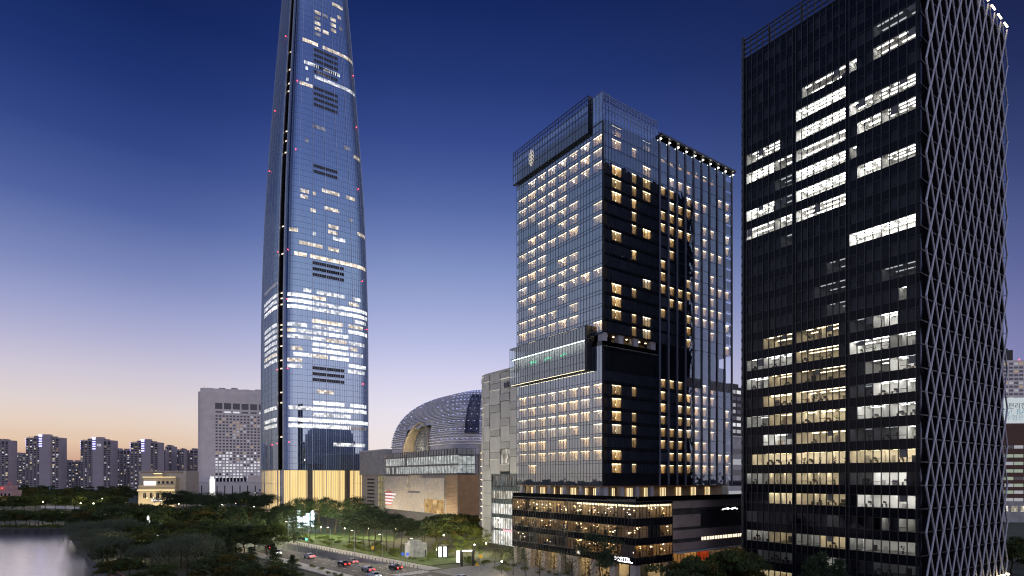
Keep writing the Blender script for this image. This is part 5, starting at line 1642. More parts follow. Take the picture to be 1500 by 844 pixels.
for i in range(n):
    p, q = Vector((*lake[i], 0)), Vector((*lake[(i+1) % n], 0))
    d = (q-p).normalized(); nr = Vector((-d.y, d.x, 0))
    for a, c, z0, z1 in ((-.6, .05, -3, .35),):
        P_ = [p+nr*a, q+nr*a, q+nr*c, p+nr*c]
        b.prism([(v.x, v.y) for v in P_], z0, z1, M['darkstone'])
tag(b.build('lake_wall'), 'dark stone wall running round the edge of the lake', 'wall')

def road_strip(name, pts, o0, o1, z, m):
    """pts: centre line of (x, y); o0, o1 offsets to its left"""
    mb = MB(); L_, R_ = [], []
    for i, p in enumerate(pts):
        a = Vector(pts[max(0, i-1)]); c = Vector(pts[min(len(pts)-1, i+1)]); d = (c-a).normalized(); nn = Vector((-d.y, d.x)); v = Vector(p)
        L_.append(v+nn*o0); R_.append(v+nn*o1)
    for i in range(len(pts)-1):
        mb.face([(*L_[i], z), (*R_[i], z), (*R_[i+1], z), (*L_[i+1], z)], m)
    return tag(mb.build(name), kind='structure')
ax = [rp(t, 0)[:2] for t in (-60, -30, 0, 30, 60, 92, 130)]
def rstrip(name, t0, t1, o0, o1, z, m, z1=None):
    mb = MB(); k = max(1, int(abs(t1-t0)/8))
    for i in range(k):
        a, c = t0+(t1-t0)*i/k, t0+(t1-t0)*(i+1)/k
        za = z if z1 is None else z+(z1-z)*i/k; zc = z if z1 is None else z+(z1-z)*(i+1)/k
        mb.face([rp(a, o0, za), rp(a, o1, za), rp(c, o1, zc), rp(c, o0, zc)], m)
    return tag(mb.build(name), kind='structure')
rstrip('road', T0, T1, TO0, TO1, -.0, M['asphalt'], -6.6)             # ramp running down into the underpass
rstrip('road', -70, T0, .2, 9.6, .008, M['asphalt'])
rstrip('road', -70, 150, 10.0, 19.0, .008, M['asphalt'])
for o in (4.2, 6.6):
    mb = MB()
    for i in range(22):
        t = -60+i*4.0
        if t < T0-2: mb.face([rp(t, o, .014), rp(t, o+.15, .014), rp(t+2, o+.15, .014), rp(t+2, o, .014)], M['paint'])
    tag(mb.build('lane_marking'), kind='structure')
mb = MB()
for o in (10.3, 18.6):
    mb.face([rp(-70, o, .014), rp(-70, o+.15, .014), rp(150, o+.15, .014), rp(150, o, .014)], M['paint'])
for i in range(36):
    t = -66+i*6; mb.face([rp(t, 14.4, .014), rp(t, 14.55, .014), rp(t+3, 14.55, .014), rp(t+3, 14.4, .014)], M['paint'])
for i in range(12): mb.face([rp(-14, .8+i*.8, .014), rp(-14, 1.25+i*.8, .014), rp(-10.5, 1.25+i*.8, .014), rp(-10.5, .8+i*.8, .014)], M['paint'])
tag(mb.build('lane_marking'), kind='structure')
def kerbed(name, t0, t1, o0, o1, m, h=.13):
    mb = MB(); P_ = [rp(t0, o0), rp(t0, o1), rp(t1, o1), rp(t1, o0)]
    mb.prism([p[:2] for p in P_], 0.003, h, M['kerb'], m); return tag(mb.build(name), kind='structure')
kerbed('pavement', -12, 150, -4.6, .2, M['paving'])
kerbed('traffic_island', T0, 150, 9.62, 9.98, M['paving'])
kerbed('pavement', -70, 150, 19.1, 23.5, M['paving'])
rstrip('plaza', -75, -13, -45, .1, .006, M['paving2'] if 'paving2' in M else M['paving'])
# retaining walls of the ramp, with a row of bollards and lamps along the top
for o, far in ((TO0, True), (TO1, False)):
    mb = MB(); k = 12
    for i in range(k):
        a, c = T0+(T1-T0)*i/k, T0+(T1-T0)*(i+1)/k
        za, zc = -6.6*i/k-.1, -6.6*(i+1)/k-.1
        s = .02 if far else -.02
        mb.face([rp(a, o+s, za), rp(c-.04, o+s, zc), rp(c-.04, o+s, .2), rp(a, o+s, .2)], M['concrete'])
        mb.face([rp(a, o+s, .2), rp(c, o+s, .2), rp(c, o-s*14, .2), rp(a, o-s*14, .2)], M['kerb'])
    tag(mb.build('retaining_wall'), 'concrete retaining wall on the %s side of the sunken road ramp' % ('park' if far else 'near island'), 'wall')
mb = MB(); mb.face([rp(T1, TO0, -6.7), rp(T1, TO1, -6.7), rp(T1, TO1, 0), rp(T1, TO0, 0)], M['black']); mb.box(-1, 1, -1, 1, -.1, 0, M['black']) if False else None
tag(mb.build('tunnel_mouth'), 'dark tunnel mouth where the sunken road ramp goes under the park', 'tunnel mouth')
bm_ = MB()
bm_.lathe([(.09, 0), (.09, .8), (.0, .86)], M['frame'], 6); bme = bm_.mesh('bollard')
for i in range(40):
    o = place_mesh('bollard', bme, None, rp(-8+i*2.0, .75, .13)); tag(o, 'thin dark bollard in the row between the bright pavement and the ramp wall', 'bollard', 'bollards along the ramp wall')
# lawn and planted beds
mb = MB(); mb.prism([p[:2] for p in (rp(-6, -5.0), rp(150, -5.0), rp(150, -26), rp(-6, -20))], .003, .16, M['grass']); tag(mb.build('lawn'), kind='structure')
mb = MB(); mb.prism([gat(420, 300).to_2d(), gat(420, 262).to_2d(), gat(575, 225).to_2d(), gat(585, 262).to_2d()], .17, .3, M['grass']); tag(mb.build('lawn'), kind='structure')
# far street towards the palace front
mb = MB(); q = [gat(196, 300), gat(240, 300), gat(232, 480), gat(186, 480)]; mb.face([(v.x, v.y, .01) for v in q], M['asphalt']); tag(mb.build('road'), kind='structure')
mb = MB(); q = [gat(60, 480), gat(480, 395), gat(600, 330), gat(620, 350), gat(480, 425), gat(60, 520)]; mb.face([(v.x, v.y, .006) for v in q], M['paving']); tag(mb.build('promenade'), kind='structure')

# ------------------------------------------------------------------ trees and shrubs
def leaf_mat(name, c1, c2):
    m, t, out = mat_new(name)
    n = nd(t, 'ShaderNodeTexNoise'); n.inputs['Scale'].default_value = .55; n.inputs['Detail'].default_value = 4
    g = nd(t, 'ShaderNodeNewGeometry'); t.links.new(g.outputs['Position'], n.inputs['Vector'])
    r = nd(t, 'ShaderNodeValToRGB'); r.color_ramp.elements[0].position = .35; r.color_ramp.elements[1].position = .65
    r.color_ramp.elements[0].color = (*c1, 1); r.color_ramp.elements[1].color = (*c2, 1); t.links.new(n.outputs[0], r.inputs[0])
    d = nd(t, 'ShaderNodeBsdfDiffuse'); t.links.new(r.outputs[0], d.inputs[0])
    tl = nd(t, 'ShaderNodeBsdfTranslucent'); t.links.new(r.outputs[0], tl.inputs[0])
    mx = nd(t, 'ShaderNodeMixShader'); mx.inputs[0].default_value = .25
    t.links.new(d.outputs[0], mx.inputs[1]); t.links.new(tl.outputs[0], mx.inputs[2]); t.links.new(mx.outputs[0], out.inputs[0])
    return m
M['leaf'] = leaf_mat('broad_leaves', (.065, .09, .03), (.12, .15, .05))
M['leaf_dark'] = leaf_mat('dark_leaves', (.05, .068, .03), (.09, .115, .05))
M['leaf_pine'] = leaf_mat('pine_needles', (.038, .058, .034), (.075, .1, .055))
M['leaf_willow'] = leaf_mat('willow_leaves', (.1, .122, .078), (.14, .155, .1))
M['leaf_lit'] = leaf_mat('yellow_green_leaves', (.08, .11, .02), (.15, .17, .045))  # lighter, yellower leaf copy: lamplight put into the colour
M['leaf_autumn'] = leaf_mat('olive_leaves', (.07, .065, .02), (.12, .1, .035))
def leaf(mb, c, s, rng, m, droop=0):
    a, b = rng.uniform(0, 2*math.pi), rng.uniform(-.9, .9)
    u = Vector((math.cos(a), math.sin(a), 0)); w = Vector((-math.sin(a)*math.sin(b), math.cos(a)*math.sin(b), math.cos(b)))
    if droop: w = Vector((w.x*.25, w.y*.25, -1))
    l = s*rng.uniform(.7, 1.5)
    mb.face([c-u*s*.35, c+w*l*.5-u*s*.15, c+w*l, c+w*l*.45+u*s*.4], m)
def crown(kind, seed):
    """unit tree: 1 m tall, foliage only"""
    rng = random.Random(seed); mb = MB(); V = Vector
    if kind == 'broad':
        cl = [(V((0, 0, .58)), .2)]
        for i in range(17):                            # separate leafy boughs with gaps between them
            z = rng.uniform(.36, .88); rr = .42*math.sqrt(max(.1, 1-((z-.56)/.42)**2)); a = 2.4*i+rng.uniform(-.5, .5); q = rng.uniform(.6, 1.05)*rr
            cl.append((V((q*math.cos(a), q*math.sin(a), z)), rng.uniform(.11, .2)))
        mats = rng.choice((('leaf', 'leaf_dark', 'leaf_dark'), ('leaf_dark', 'leaf_dark', 'leaf', 'leaf_autumn'), ('leaf', 'leaf', 'leaf_dark')))
        for c, r in cl:
            mm = M[rng.choice(mats)]
            for _ in range(int(5200*r*r)+45):
                d = V((rng.gauss(0, 1), rng.gauss(0, 1), abs(rng.gauss(0, .75))-.18)).normalized()*r*rng.uniform(.72, 1.08)
                leaf(mb, c+V((d.x, d.y, d.z*.8)), .062, rng, mm)
    elif kind == 'pine':
        for i in range(24):
            z = rng.uniform(.5, .95); rr = .3*math.sqrt(max(.12, 1-((z-.66)/.34)**2)); a = rng.uniform(0, 6.283); q = rng.uniform(.25, 1)*rr
            c = V((q*math.cos(a), q*math.sin(a), z)); r = rng.uniform(.07, .12)
            for _ in range(120):
                d = V((rng.gauss(0, 1)*r*.6, rng.gauss(0, 1)*r*.6, rng.gauss(0, .03)+r*.25*rng.random()))
                leaf(mb, c+d, .026, rng, M['leaf_pine'])
    elif kind == 'conifer':
        for i in range(22):
            z = .12+.86*i/22; rr = .3*(1.02-z)+.02
            for j in range(7):
                a = rng.uniform(0, 6.283); L_ = rr*rng.uniform(.7, 1.15)
                for k in range(26):
                    q = rng.random()**.7*L_; c = V((q*math.cos(a)+rng.gauss(0, .016), q*math.sin(a)+rng.gauss(0, .016), z-q*.22+rng.gauss(0, .012)))
                    leaf(mb, c, .024, rng, M['leaf_pine'])
    elif kind == 'willow':
        for i in range(15):
            a = 2.4*i+rng.uniform(-.4, .4); q = .6*math.sqrt((i+.4)/15); z = .56+.4*math.sqrt(max(0, 1-(q/.68)**2))*rng.uniform(.78, 1)
            c = V((q*math.cos(a), q*math.sin(a), z)); r = rng.uniform(.16, .24)
            for _ in range(330):
                d = V((rng.gauss(0, 1), rng.gauss(0, 1), abs(rng.gauss(0, .8))-.1)).normalized()*r
                leaf(mb, c+d*rng.uniform(.78, 1.05), .032, rng, M['leaf_willow'], droop=rng.random() < .5)
            for s in range(14):
                b = a+rng.gauss(0, .35); qq = q+r*rng.uniform(.2, 1); x, y = qq*math.cos(b), qq*math.sin(b)
                zz = z-.02; e = max(.04, z-rng.uniform(.25, .62))
                while zz > e:
                    leaf(mb, V((x+rng.gauss(0, .012), y+rng.gauss(0, .012), zz)), .028, rng, M['leaf_willow'], droop=1); zz -= .03
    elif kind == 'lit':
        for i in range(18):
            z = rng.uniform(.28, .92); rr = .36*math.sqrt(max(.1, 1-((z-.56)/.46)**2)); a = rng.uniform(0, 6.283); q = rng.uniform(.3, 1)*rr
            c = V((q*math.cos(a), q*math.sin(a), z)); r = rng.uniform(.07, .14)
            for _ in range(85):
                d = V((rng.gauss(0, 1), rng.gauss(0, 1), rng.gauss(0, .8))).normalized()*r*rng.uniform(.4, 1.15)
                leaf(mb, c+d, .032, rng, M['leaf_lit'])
    elif kind == 'sparse':
        for i in range(16):
            z = rng.uniform(.35, .95); rr = .3*math.sqrt(max(.1, 1-((z-.62)/.4)**2)); a = rng.uniform(0, 6.283); q = rng.uniform(.2, 1)*rr
            c = V((q*math.cos(a), q*math.sin(a), z))
            for _ in range(42):
                leaf(mb, c+V((rng.gauss(0, .06), rng.gauss(0, .06), rng.gauss(0, .05))), .024, rng, M['leaf_autumn' if seed % 2 else 'leaf'])
    elif kind == 'shrub':
        for i in range(12):
            a = rng.uniform(0, 6.283); q = .5*math.sqrt(rng.random()); z = .3+.5*rng.random()*(1-q)
            c = V((q*math.cos(a), q*math.sin(a), z))
            for _ in range(80):
                d = V((rng.gauss(0, 1), rng.gauss(0, 1), rng.gauss(0, .8))).normalized()*rng.uniform(.08, .24)
                leaf(mb, c+d, .07, rng, M['leaf_lit' if seed % 2 else 'leaf'])
    return mb.mesh('crown')
def trunk(kind, seed):
    rng = random.Random(seed+500); mb = MB(); V = Vector
    if kind == 'shrub': mb.bar((0, 0, 0), (0, 0, .4), .03, M['bark'], 5, .01); return mb.mesh('trunk')
    r0 = {'broad': .028, 'pine': .016, 'conifer': .02, 'willow': .04, 'lit': .022, 'sparse': .013}[kind]
    p = V((0, 0, -.01)); top = .8; n = 6; pts = [p]
    for i in range(1, n+1): pts.append(V((rng.gauss(0, .014), rng.gauss(0, .014), top*i/n)))
    for i in range(n): mb.bar(pts[i], pts[i+1], r0*(1-.7*i/n), M['bark'], 6, r0*(1-.7*(i+1)/n))
    lo = {'broad': .3, 'pine': .55, 'conifer': .2, 'willow': .3, 'lit': .22, 'sparse': .28}[kind]
    for i in range({'broad': 9, 'pine': 9, 'conifer': 6, 'willow': 10, 'lit': 8, 'sparse': 14}[kind]):
        z = rng.uniform(lo, .72); a = rng.uniform(0, 6.283); L_ = rng.uniform(.12, .32)*(1.4 if kind == 'willow' else 1)
        q = V((0, 0, z)); e = q+V((math.cos(a)*L_, math.sin(a)*L_, L_*rng.uniform(.3, .9)))
        mid = (q+e)/2+V((0, 0, .02)); mb.bar(q, mid, r0*.4, M['bark'], 5, r0*.28); mb.bar(mid, e, r0*.28, M['bark'], 5, r0*.08)
    return mb.mesh('trunk')
PROTO = {}
for kind, cnt in (('broad', 6), ('pine', 5), ('conifer', 2), ('willow', 3), ('lit', 3), ('sparse', 3), ('shrub', 4)):
    PROTO[kind] = [(crown(kind, 100+i), trunk(kind, 100+i)) for i in range(cnt)]
TREES = 0
def tree(kind, name, px, Y, ytop, label, group, wide=1.0, h=None):
    global TREES
    TREES += 1
    rng = random.Random(TREES*13+5)
    p = gat(px, Y); h = h or max(1.5, zat(ytop, Y))
    c, t = rng.choice(PROTO[kind])
    root = thing(name, label, 'shrub' if kind == 'shrub' else 'tree', p, rng.uniform(0, 6.28), group)
    s = (h*wide, h*wide, h)
    place_mesh('trunk', t, root, sc=(h*min(1, wide), h*min(1, wide), h)); place_mesh('crown', c, root, sc=s)
    return root
def row(kind, name, spots, text, group, wide=1.0):
    """spots: (px, Y, ytop) sorted by px; text has one %s for which one it is"""
    spots = sorted(spots); n = len(spots)
    for i, (px, Y, yt) in enumerate(spots):
        tree(kind, name, px, Y, yt, text % nth(i, n) if '%s' in text else text, group, wide*random.Random(i*7+n).uniform(.88, 1.14))
rt = random.Random(77)
def jit(px0, px1, n, Y0, Y1, h0, h1):
    out = []
    for i in range(n):
        Y = rt.uniform(Y0, Y1); h = rt.uniform(h0, h1)
        out.append((px0+(px1-px0)*(i+.5)/n+rt.uniform(-3, 3), Y, HY-(h-CAMZ)/Y*FPX))
    return out
DT = 'deciduous_tree'
def shore_shrubs():
    for i in range(16):
        tree('shrub', 'shrub', -4+i*7.6, rt.uniform(286, 291), 0, '%s shrub of the hedge on top of the far lake wall' % nth(i, 16), 'hedge on the far lake wall', rt.uniform(1.3, 1.9), h=rt.uniform(1.6, 2.6))
shore_shrubs()
row('broad', DT, jit(20, 205, 13, 650, 720, 11, 16), '%s tree of the farthest dark belt, right under the apartment towers', 'far tree belt under the apartments', 1.35)
row('broad', DT, jit(0, 190, 13, 520, 590, 11, 15), '%s tree of the second dark belt below the apartment towers', 'second tree belt', 1.35)
row('broad', DT, jit(-5, 180, 12, 400, 455, 9, 12.5), '%s tree of the lamp-dotted middle belt across the lake', 'middle tree belt across the lake', 1.3)
row('broad', DT, jit(-8, 118, 13, 297, 316, 6, 8.5), '%s tree standing right on the far lake wall', 'trees on the far lake wall', 1.25)
row('broad', DT, jit(130, 215, 6, 300, 350, 9, 12), '%s dark tree between the lake corner and the white monument', 'trees behind the willow', 1.3)
row('broad', DT, jit(255, 400, 11, 430, 480, 10, 13), '%s tree of the row in front of the white hall', 'trees before the white hall', 1.3)
row('pine', 'pine_tree', jit(235, 400, 12, 330, 390, 13, 17), '%s dark pine of the back park row, below the white hall', 'back park pines', 1.5)
row('broad', DT, jit(225, 380, 9, 250, 300, 10, 13), '%s broad tree of the mid park row, behind the conifers', 'mid park trees', 1.3)
row('conifer', 'conifer_tree', jit(330, 440, 6, 200, 240, 11, 14), '%s tiered dark conifer in the centre of the park', 'park conifers', 1.35)
row('broad', DT, jit(185, 330, 7, 195, 225, 7.5, 10), '%s low dark tree round the monument clearing', 'trees round the monument', 1.3)
row('willow', 'willow_tree', [(119, 258, 763), (124, 232, 766), (133, 206, 770), (146, 184, 778), (158, 166, 790), (170, 205, 764)], '%s willow hanging over the right-hand lake shore', 'willows over the lake shore', 1.35)
row('broad', DT, [(150, 165, 800), (178, 172, 790), (205, 182, 782), (228, 176, 786)], '%s dark leafy tree by the lake, below the willows', 'leafy trees by the lake path', 1.3)
row('willow', 'willow_tree', [(222, 158, 800), (275, 146, 789)], '%s of the two big grey-green willows at the lower left edge', 'grey-green willows in front', 1.3)
row('broad', DT, [(160, 142, 822), (190, 146, 816), (238, 134, 828), (318, 150, 806), (345, 142, 812)], '%s dark round tree in front of the two big willows', 'round trees in front of the willows', 1.35)
row('conifer', 'conifer_tree', [(335, 158, 786), (368, 150, 800), (400, 160, 795), (428, 152, 812)], '%s wide dark cedar in the near park, beside the big willows', 'near cedars', 1.7)
row('broad', DT, jit(270, 400, 8, 178, 205, 8.5, 10.5), '%s bushy tree of the row just behind the near cedars', 'bushy trees behind the near cedars', 1.5)
row('broad', DT, jit(205, 330, 7, 155, 172, 6.5, 8.5), '%s low bushy tree behind the big grey-green willows', 'bushy trees behind the big willows', 1.6)
row('broad', DT, jit(120, 235, 8, 255, 285, 9.5, 12), '%s tree of the belt between the lake corner and the clearing', 'belt behind the lake corner', 1.45)
row('broad', DT, jit(330, 440, 7, 268, 310, 9, 11.5), '%s tree of the row left of the lit pavilion', 'trees left of the pavilion', 1.4)
row('broad', DT, [(318, 132, 815), (352, 128, 826), (392, 132, 822), (205, 140, 838), (425, 136, 836)], '%s low round tree along the bottom edge of the park', 'lowest front trees', 1.5)
pines = [(405, 262, 748), (418, 268, 738), (430, 262, 734), (443, 255, 730), (455, 262, 728), (468, 255, 732), (480, 260, 729), (492, 252, 733), (503, 258, 736), (515, 250, 731), (526, 256, 728), (538, 248, 735), (548, 252, 742)]
row('pine', 'pine_tree', pines, '%s tall bare-stemmed pine of the grove before the golden lobby', 'pine grove before the golden lobby', .95)
pines2 = [(512, 210, 755), (521, 206, 752), (533, 203, 747), (541, 209, 750), (549, 200, 745), (558, 205, 748), (566, 198, 752), (577, 203, 755), (588, 198, 756), (598, 203, 760), (608, 198, 762), (618, 202, 764)]
row('pine', 'pine_tree', pines2, '%s pine of the nearer clump beside the bright pavement', 'nearer pine clump by the pavement', 1.3)
row('pine', 'pine_tree', [(392, 236, 760), (410, 230, 764), (428, 240, 758), (446, 232, 765), (462, 238, 762)], '%s shorter pine left of the lawn, in front of the grove', 'short pines left of the lawn', 1.3)
row('broad', DT, [(622, 208, 762), (640, 212, 755), (655, 210, 752), (668, 214, 756), (682, 212, 760)], '%s dark broad tree in front of the stone mall wall', 'broad trees before the mall', 1.25)
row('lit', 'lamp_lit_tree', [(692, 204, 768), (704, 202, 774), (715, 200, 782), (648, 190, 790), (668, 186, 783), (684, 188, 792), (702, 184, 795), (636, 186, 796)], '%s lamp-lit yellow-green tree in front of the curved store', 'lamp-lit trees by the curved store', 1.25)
row('sparse', 'street_tree', [(735, 160, 790), (752, 150, 796), (770, 146, 798), (790, 140, 800), (812, 136, 803), (838, 130, 806), (862, 126, 806), (725, 168, 792)], '%s thin-leaved street tree along the hotel podium columns', 'street trees along the podium', 1.25)
tree('pine', 'pine_tree', 880, 118, 783, 'single leaning pine standing before the hotel podium corner under the white letters', None, 1.1)
row('broad', DT, [(986, 112, 826), (1012, 118, 822), (1036, 122, 818), (1062, 122, 815), (1082, 120, 808)], '%s dark tree along the foot of the striped annex', 'dark trees below the annex', 1.2)
row('conifer', 'conifer_tree', [(1188, 88, 812), (1206, 90, 806), (1228, 86, 815)], '%s small conifer at the foot of the black office tower', 'conifers at the office tower', 1.1)
row('broad', DT, [(1482, 150, 792), (1500, 170, 786), (1518, 160, 790)], '%s dark tree at the right edge, below the brick block', 'trees below the brick block', 1.2)
def shrubs(n, t0, t1, o0, o1, text, group):
    sp = []
    for i in range(n):
        v = rp(t0+(t1-t0)*(i+rt.random()*.6)/n, rt.uniform(o0, o1)); sp.append((CX+FPX*v[0]/v[1], v[1]))
    sp.sort()
    for i, (px, Y) in enumerate(sp):
        tree('shrub', 'shrub', px, Y, 0, text % nth(i, n), group, rt.uniform(1.0, 1.7), h=rt.uniform(1.0, 2.2))
shrubs(20, 0, 95, -9, -6, '%s rounded shrub on the lit verge behind the bright pavement', 'verge shrubs behind the pavement')
shrubs(20, 0, 90, -17, -10, '%s dark shrub of the second row, deeper in the lawn', 'second shrub row on the lawn')
shrubs(26, -2, 100, -26, -7, '%s shrub of the loose third row under the pines', 'loose shrubs under the pines')
shrubs(16, -45, -4, -22, -7, '%s shrub in the planted bed left of the hotel columns', 'bed shrubs by the plaza')
shrubs(14, -30, 40, 21, 24, '%s shrub on the near side of the avenue', 'shrubs on the near roadside')

# ------------------------------------------------------------------ lamps, signs, cars, monument, fairground
def lamp_proto(h, name, label, cat, power, col, arm=.9):
    root = thing(name, label, cat)
    p = MB(); p.bar((0, 0, 0), (0, 0, h), .09, M['steel'], 7, .05); p.lathe([(.22, 0), (.22, .25), (.1, .4)], M['steel'], 8); p.build('pole', root)
    a = MB(); a.bar((0, 0, h-.1), (arm, 0, h+.12), .045, M['steel'], 5); a.box(arm-.35, arm+.35, -.14, .14, h+.08, h+.2, M['steel']); a.build('lamp_arm', root)
    b = MB(); b.box(arm-.3, arm+.3, -.11, .11, h+.03, h+.075, M['street']); b.build('lamp_head', root)
    li = bpy.data.lights.new('lamp_light', 'POINT'); li.energy = power; li.color = col; li.shadow_soft_size = .25
    lo = bpy.data.objects.new('lamp_light', li); COL.objects.link(lo); lo.parent = root; lo.location = (arm, 0, h-.25)
    return root
lp = lamp_proto(8.0, 'street_lamp', 'x', 'street lamp', 6500, (1, .85, .62))
LAMPS = [rp(t, -.9) for t in (-4, 13, 30, 47, 64, 82)]
nL = len(LAMPS)
for i, q in enumerate(LAMPS):
    lab = '%s tall street lamp on the bright pavement, counting from the mall end' % ORD[i]
    if i == 0: lp.location = q; lp['label'] = lab; lp['group'] = 'street lamps on the pavement'; lp.rotation_euler = (0, 0, math.atan2(RN.y, RN.x))
    else: dup(lp, q, math.atan2(RN.y, RN.x), lab, 'street lamps on the pavement')
def park_lamp(px, Y, h, power, col, label, group, bulb='street', r=.28):
    p = gat(px, Y); root = thing('park_lamp', label, 'park lamp', p, 0, group)
    b = MB(); b.bar((0, 0, 0), (0, 0, h), .07, M['frame'], 6, .05); b.build('pole', root)
    g = MB(); g.lathe([(.02, h), (r*.8, h+r*.35), (r, h+r), (r*.8, h+r*1.6), (.02, h+2*r)], M[bulb], 10); g.build('lamp_globe', root)
    if power:
        li = bpy.data.lights.new('lamp_light', 'POINT'); li.energy = power; li.color = col; li.shadow_soft_size = .4
        lo = bpy.data.objects.new('lamp_light', li); COL.objects.link(lo); lo.parent = root; lo.location = (0, 0, h+r*2.6)
    return root
WARM = (1, .8, .5); GREEN = (.95, 1, .55)
far = [(-2, 310), (52, 318), (94, 312), (13, 420), (63, 425), (118, 415), (150, 408), (137, 398), (40, 500), (70, 540), (110, 530), (150, 505), (185, 460), (243, 470), (262, 430), (325, 425), (345, 420), (372, 400), (25, 455), (84, 450)]
far.sort()
for i, (px, Y) in enumerate(far):
    park_lamp(px, Y, rt.uniform(4.5, 7.5), 2500, WARM, '%s of the small globe lamps dotted among the far park trees' % nth(i, len(far)), 'globe lamps in the far park', r=.34)
mid = [(432, 245, 4.5, 3500, GREEN), (470, 246, 4, 3500, GREEN), (505, 240, 4, 3000, GREEN), (540, 240, 4, 3000, GREEN), (580, 233, 4.5, 4500, WARM), (612, 232, 5, 2500, WARM), (650, 196, 5.5, 4000, WARM), (640, 182, 2.4, 1500, GREEN), (675, 181, 2.2, 1800, GREEN), (695, 190, 3, 2500, GREEN), (712, 192, 3.2, 2200, WARM), (735, 152, 3, 900, WARM), (385, 232, 4, 1800, GREEN), (372, 222, 4, 1500, GREEN), (300, 236, 4, 900, WARM), (265, 228, 4, 900, WARM), (322, 202, 3.5, 800, GREEN), (235, 190, 3.5, 500, WARM), (172, 178, 3, 500, WARM), (200, 176, 3, 600, WARM)]
mid.sort()
for i, (px, Y, h, pw, c) in enumerate(mid):
    park_lamp(px, Y, h, pw*2, c, '%s of the warm garden lamps in the nearer park and mall forecourt' % nth(i, len(mid)), 'garden lamps in the nearer park', r=.22)
# bluish-white light show behind the pines, left of the lawn
root = thing('light_pavilion', 'blazing bluish-white glass pavilion behind the pine stems, below the golden lobby', 'pavilion', gat(422, 285), TH)
b = MB()
for i in range(6): b.box(i*2.2, i*2.2+1.4, 0, .3, .2, 6.2+(i % 3)*1.2, M['pav_light'])
b.build('light_panel', root)
b = MB()
for i in range(7): b.box(i*2.2-.5, i*2.2-.3, -.2, .5, 0, 7.5, M['white'])
b.box(-.6, 13.2, -.3, .6, 8.6, 8.9, M['white']); b.build('frame', root)
li = bpy.data.lights.new('pavilion_lamp', 'POINT'); li.energy = 6000; li.color = (.75, .92, 1); li.shadow_soft_size = 1
lo = bpy.data.objects.new('pavilion_lamp', li); COL.objects.link(lo); lo.parent = root; lo.location = (6, -2.5, 4)

# white monument with its lit round pool
root = thing('white_monument', 'glowing white monument column on a round lit basin in the park clearing', 'monument', gat(217, 250))
b = MB(); b.lathe([(0, 0), (7, 0), (7, .6), (6.5, .6), (6.4, .35), (0, .35)], M['white'], 32); b.build('basin', root)
b = MB(); b.lathe([(1.6, .35), (1.3, 1.4), (.55, 2.4), (.42, 5.6), (.8, 6.4), (.35, 7.2), (.5, 7.9), (.12, 8.6), (0, 9.2)], M['mon'], 12); b.build('column', root)
b = MB()
for i in range(18): a = 2*math.pi*i/18; b.box(6.05*math.cos(a)-.2, 6.05*math.cos(a)+.2, 6.05*math.sin(a)-.2, 6.05*math.sin(a)+.2, .36, .7, M['white_bulb'])
b.build('basin_lamps', root)
li = bpy.data.lights.new('monument_lamp', 'POINT'); li.energy = 2500; li.color = (.9, .96, 1); li.shadow_soft_size = .5
lo = bpy.data.objects.new('monument_lamp', li); COL.objects.link(lo); lo.parent = root; lo.location = (0, -3.2, 1.2)
# fairground spire with a lit glass dome
root = thing('fairground_spire', 'white lit fairground tower on a glowing glass dome, in front of the white hall', 'fairground tower', gat(311, 470))
b = MB(); b.lathe([(3.0, 9), (2.4, 12), (2.0, 14), (2.0, 24), (1.4, 24.2), (1.4, 26)], M['mon2'], 10); b.build('shaft', root)
b = MB(); b.box(-1.9, -1.5, -.3, .3, 24, 29, M['white']); b.box(1.5, 1.9, -.3, .3, 24, 29, M['white']); b.box(-2.1, -1.4, -.4, .4, 27.5, 29.4, M['neon_r']) if False else None; b.build('top_posts', root)
b = MB(); b.lathe([(9.5, 0), (9.4, 3.5), (8.4, 6.2), (5.8, 8.4), (3.0, 9.4)], M['dome_glow'], 20); b.build('dome', root)
b = MB()
for i in range(20):
    a = 2*math.pi*i/20
    for (r0, z0), (r1, z1) in (((9.6, 0), (9.5, 3.5)), ((9.5, 3.5), (8.5, 6.3)), ((8.5, 6.3), (5.9, 8.5)), ((5.9, 8.5), (3, 9.5))):
        b.bar((r0*math.cos(a), r0*math.sin(a), z0), (r1*math.cos(a), r1*math.sin(a), z1), .16, M['white'], 4)
for i in range(26): a = 2*math.pi*i/26; b.box(9.6*math.cos(a)-.3, 9.6*math.cos(a)+.3, 9.6*math.sin(a)-.3, 9.6*math.sin(a)+.3, .6, 1.3, M['neon_r'] if i % 3 == 0 else M['neon_w'])
b.build('dome_ribs', root)
# pink fairground house and blue pointed tent at the far left
root = thing('fairground_house', 'pinkish fairground house with red lamps, at the left edge beyond the lake', 'fairground house', gat(-8, 520), 0)
b = MB(); b.box(0, 16, 0, 10, 0, 14, M['pink']); b.box(3, 13, 1, 9, 14, 18, M['pink']); b.box(-2, 6, -3, 0, 0, 9, M['palace']); b.build('wall', root)
b = MB(); b.lathe([(3.2, 0), (0, 4.5)], M['pink2'], 8, (9, 5, 18)); b.lathe([(1.8, 0), (0, 3.5)], M['pink2'], 8, (2, 3, 14)); b.build('roof', root)
for i in range(5):
    b = MB(); b.lathe([(0, 0), (.45, .3), (.45, .7), (0, 1)], M['neon_r'] if i < 3 else M['palace_lamp2'], 8); b.build('wall_lamp', root, (2+i*2.6, -.6, 15.2 if i < 3 else 6.5))
for i in range(4):
    b = MB(); b.box(2+i*3.4, 3.6+i*3.4, -.05, .1, 8.5, 11, M['win_dark']); b.build('window', root)
root = thing('blue_tent', 'pale blue pointed fairground roof among the far trees, left of the middle', 'tent', gat(73, 600))
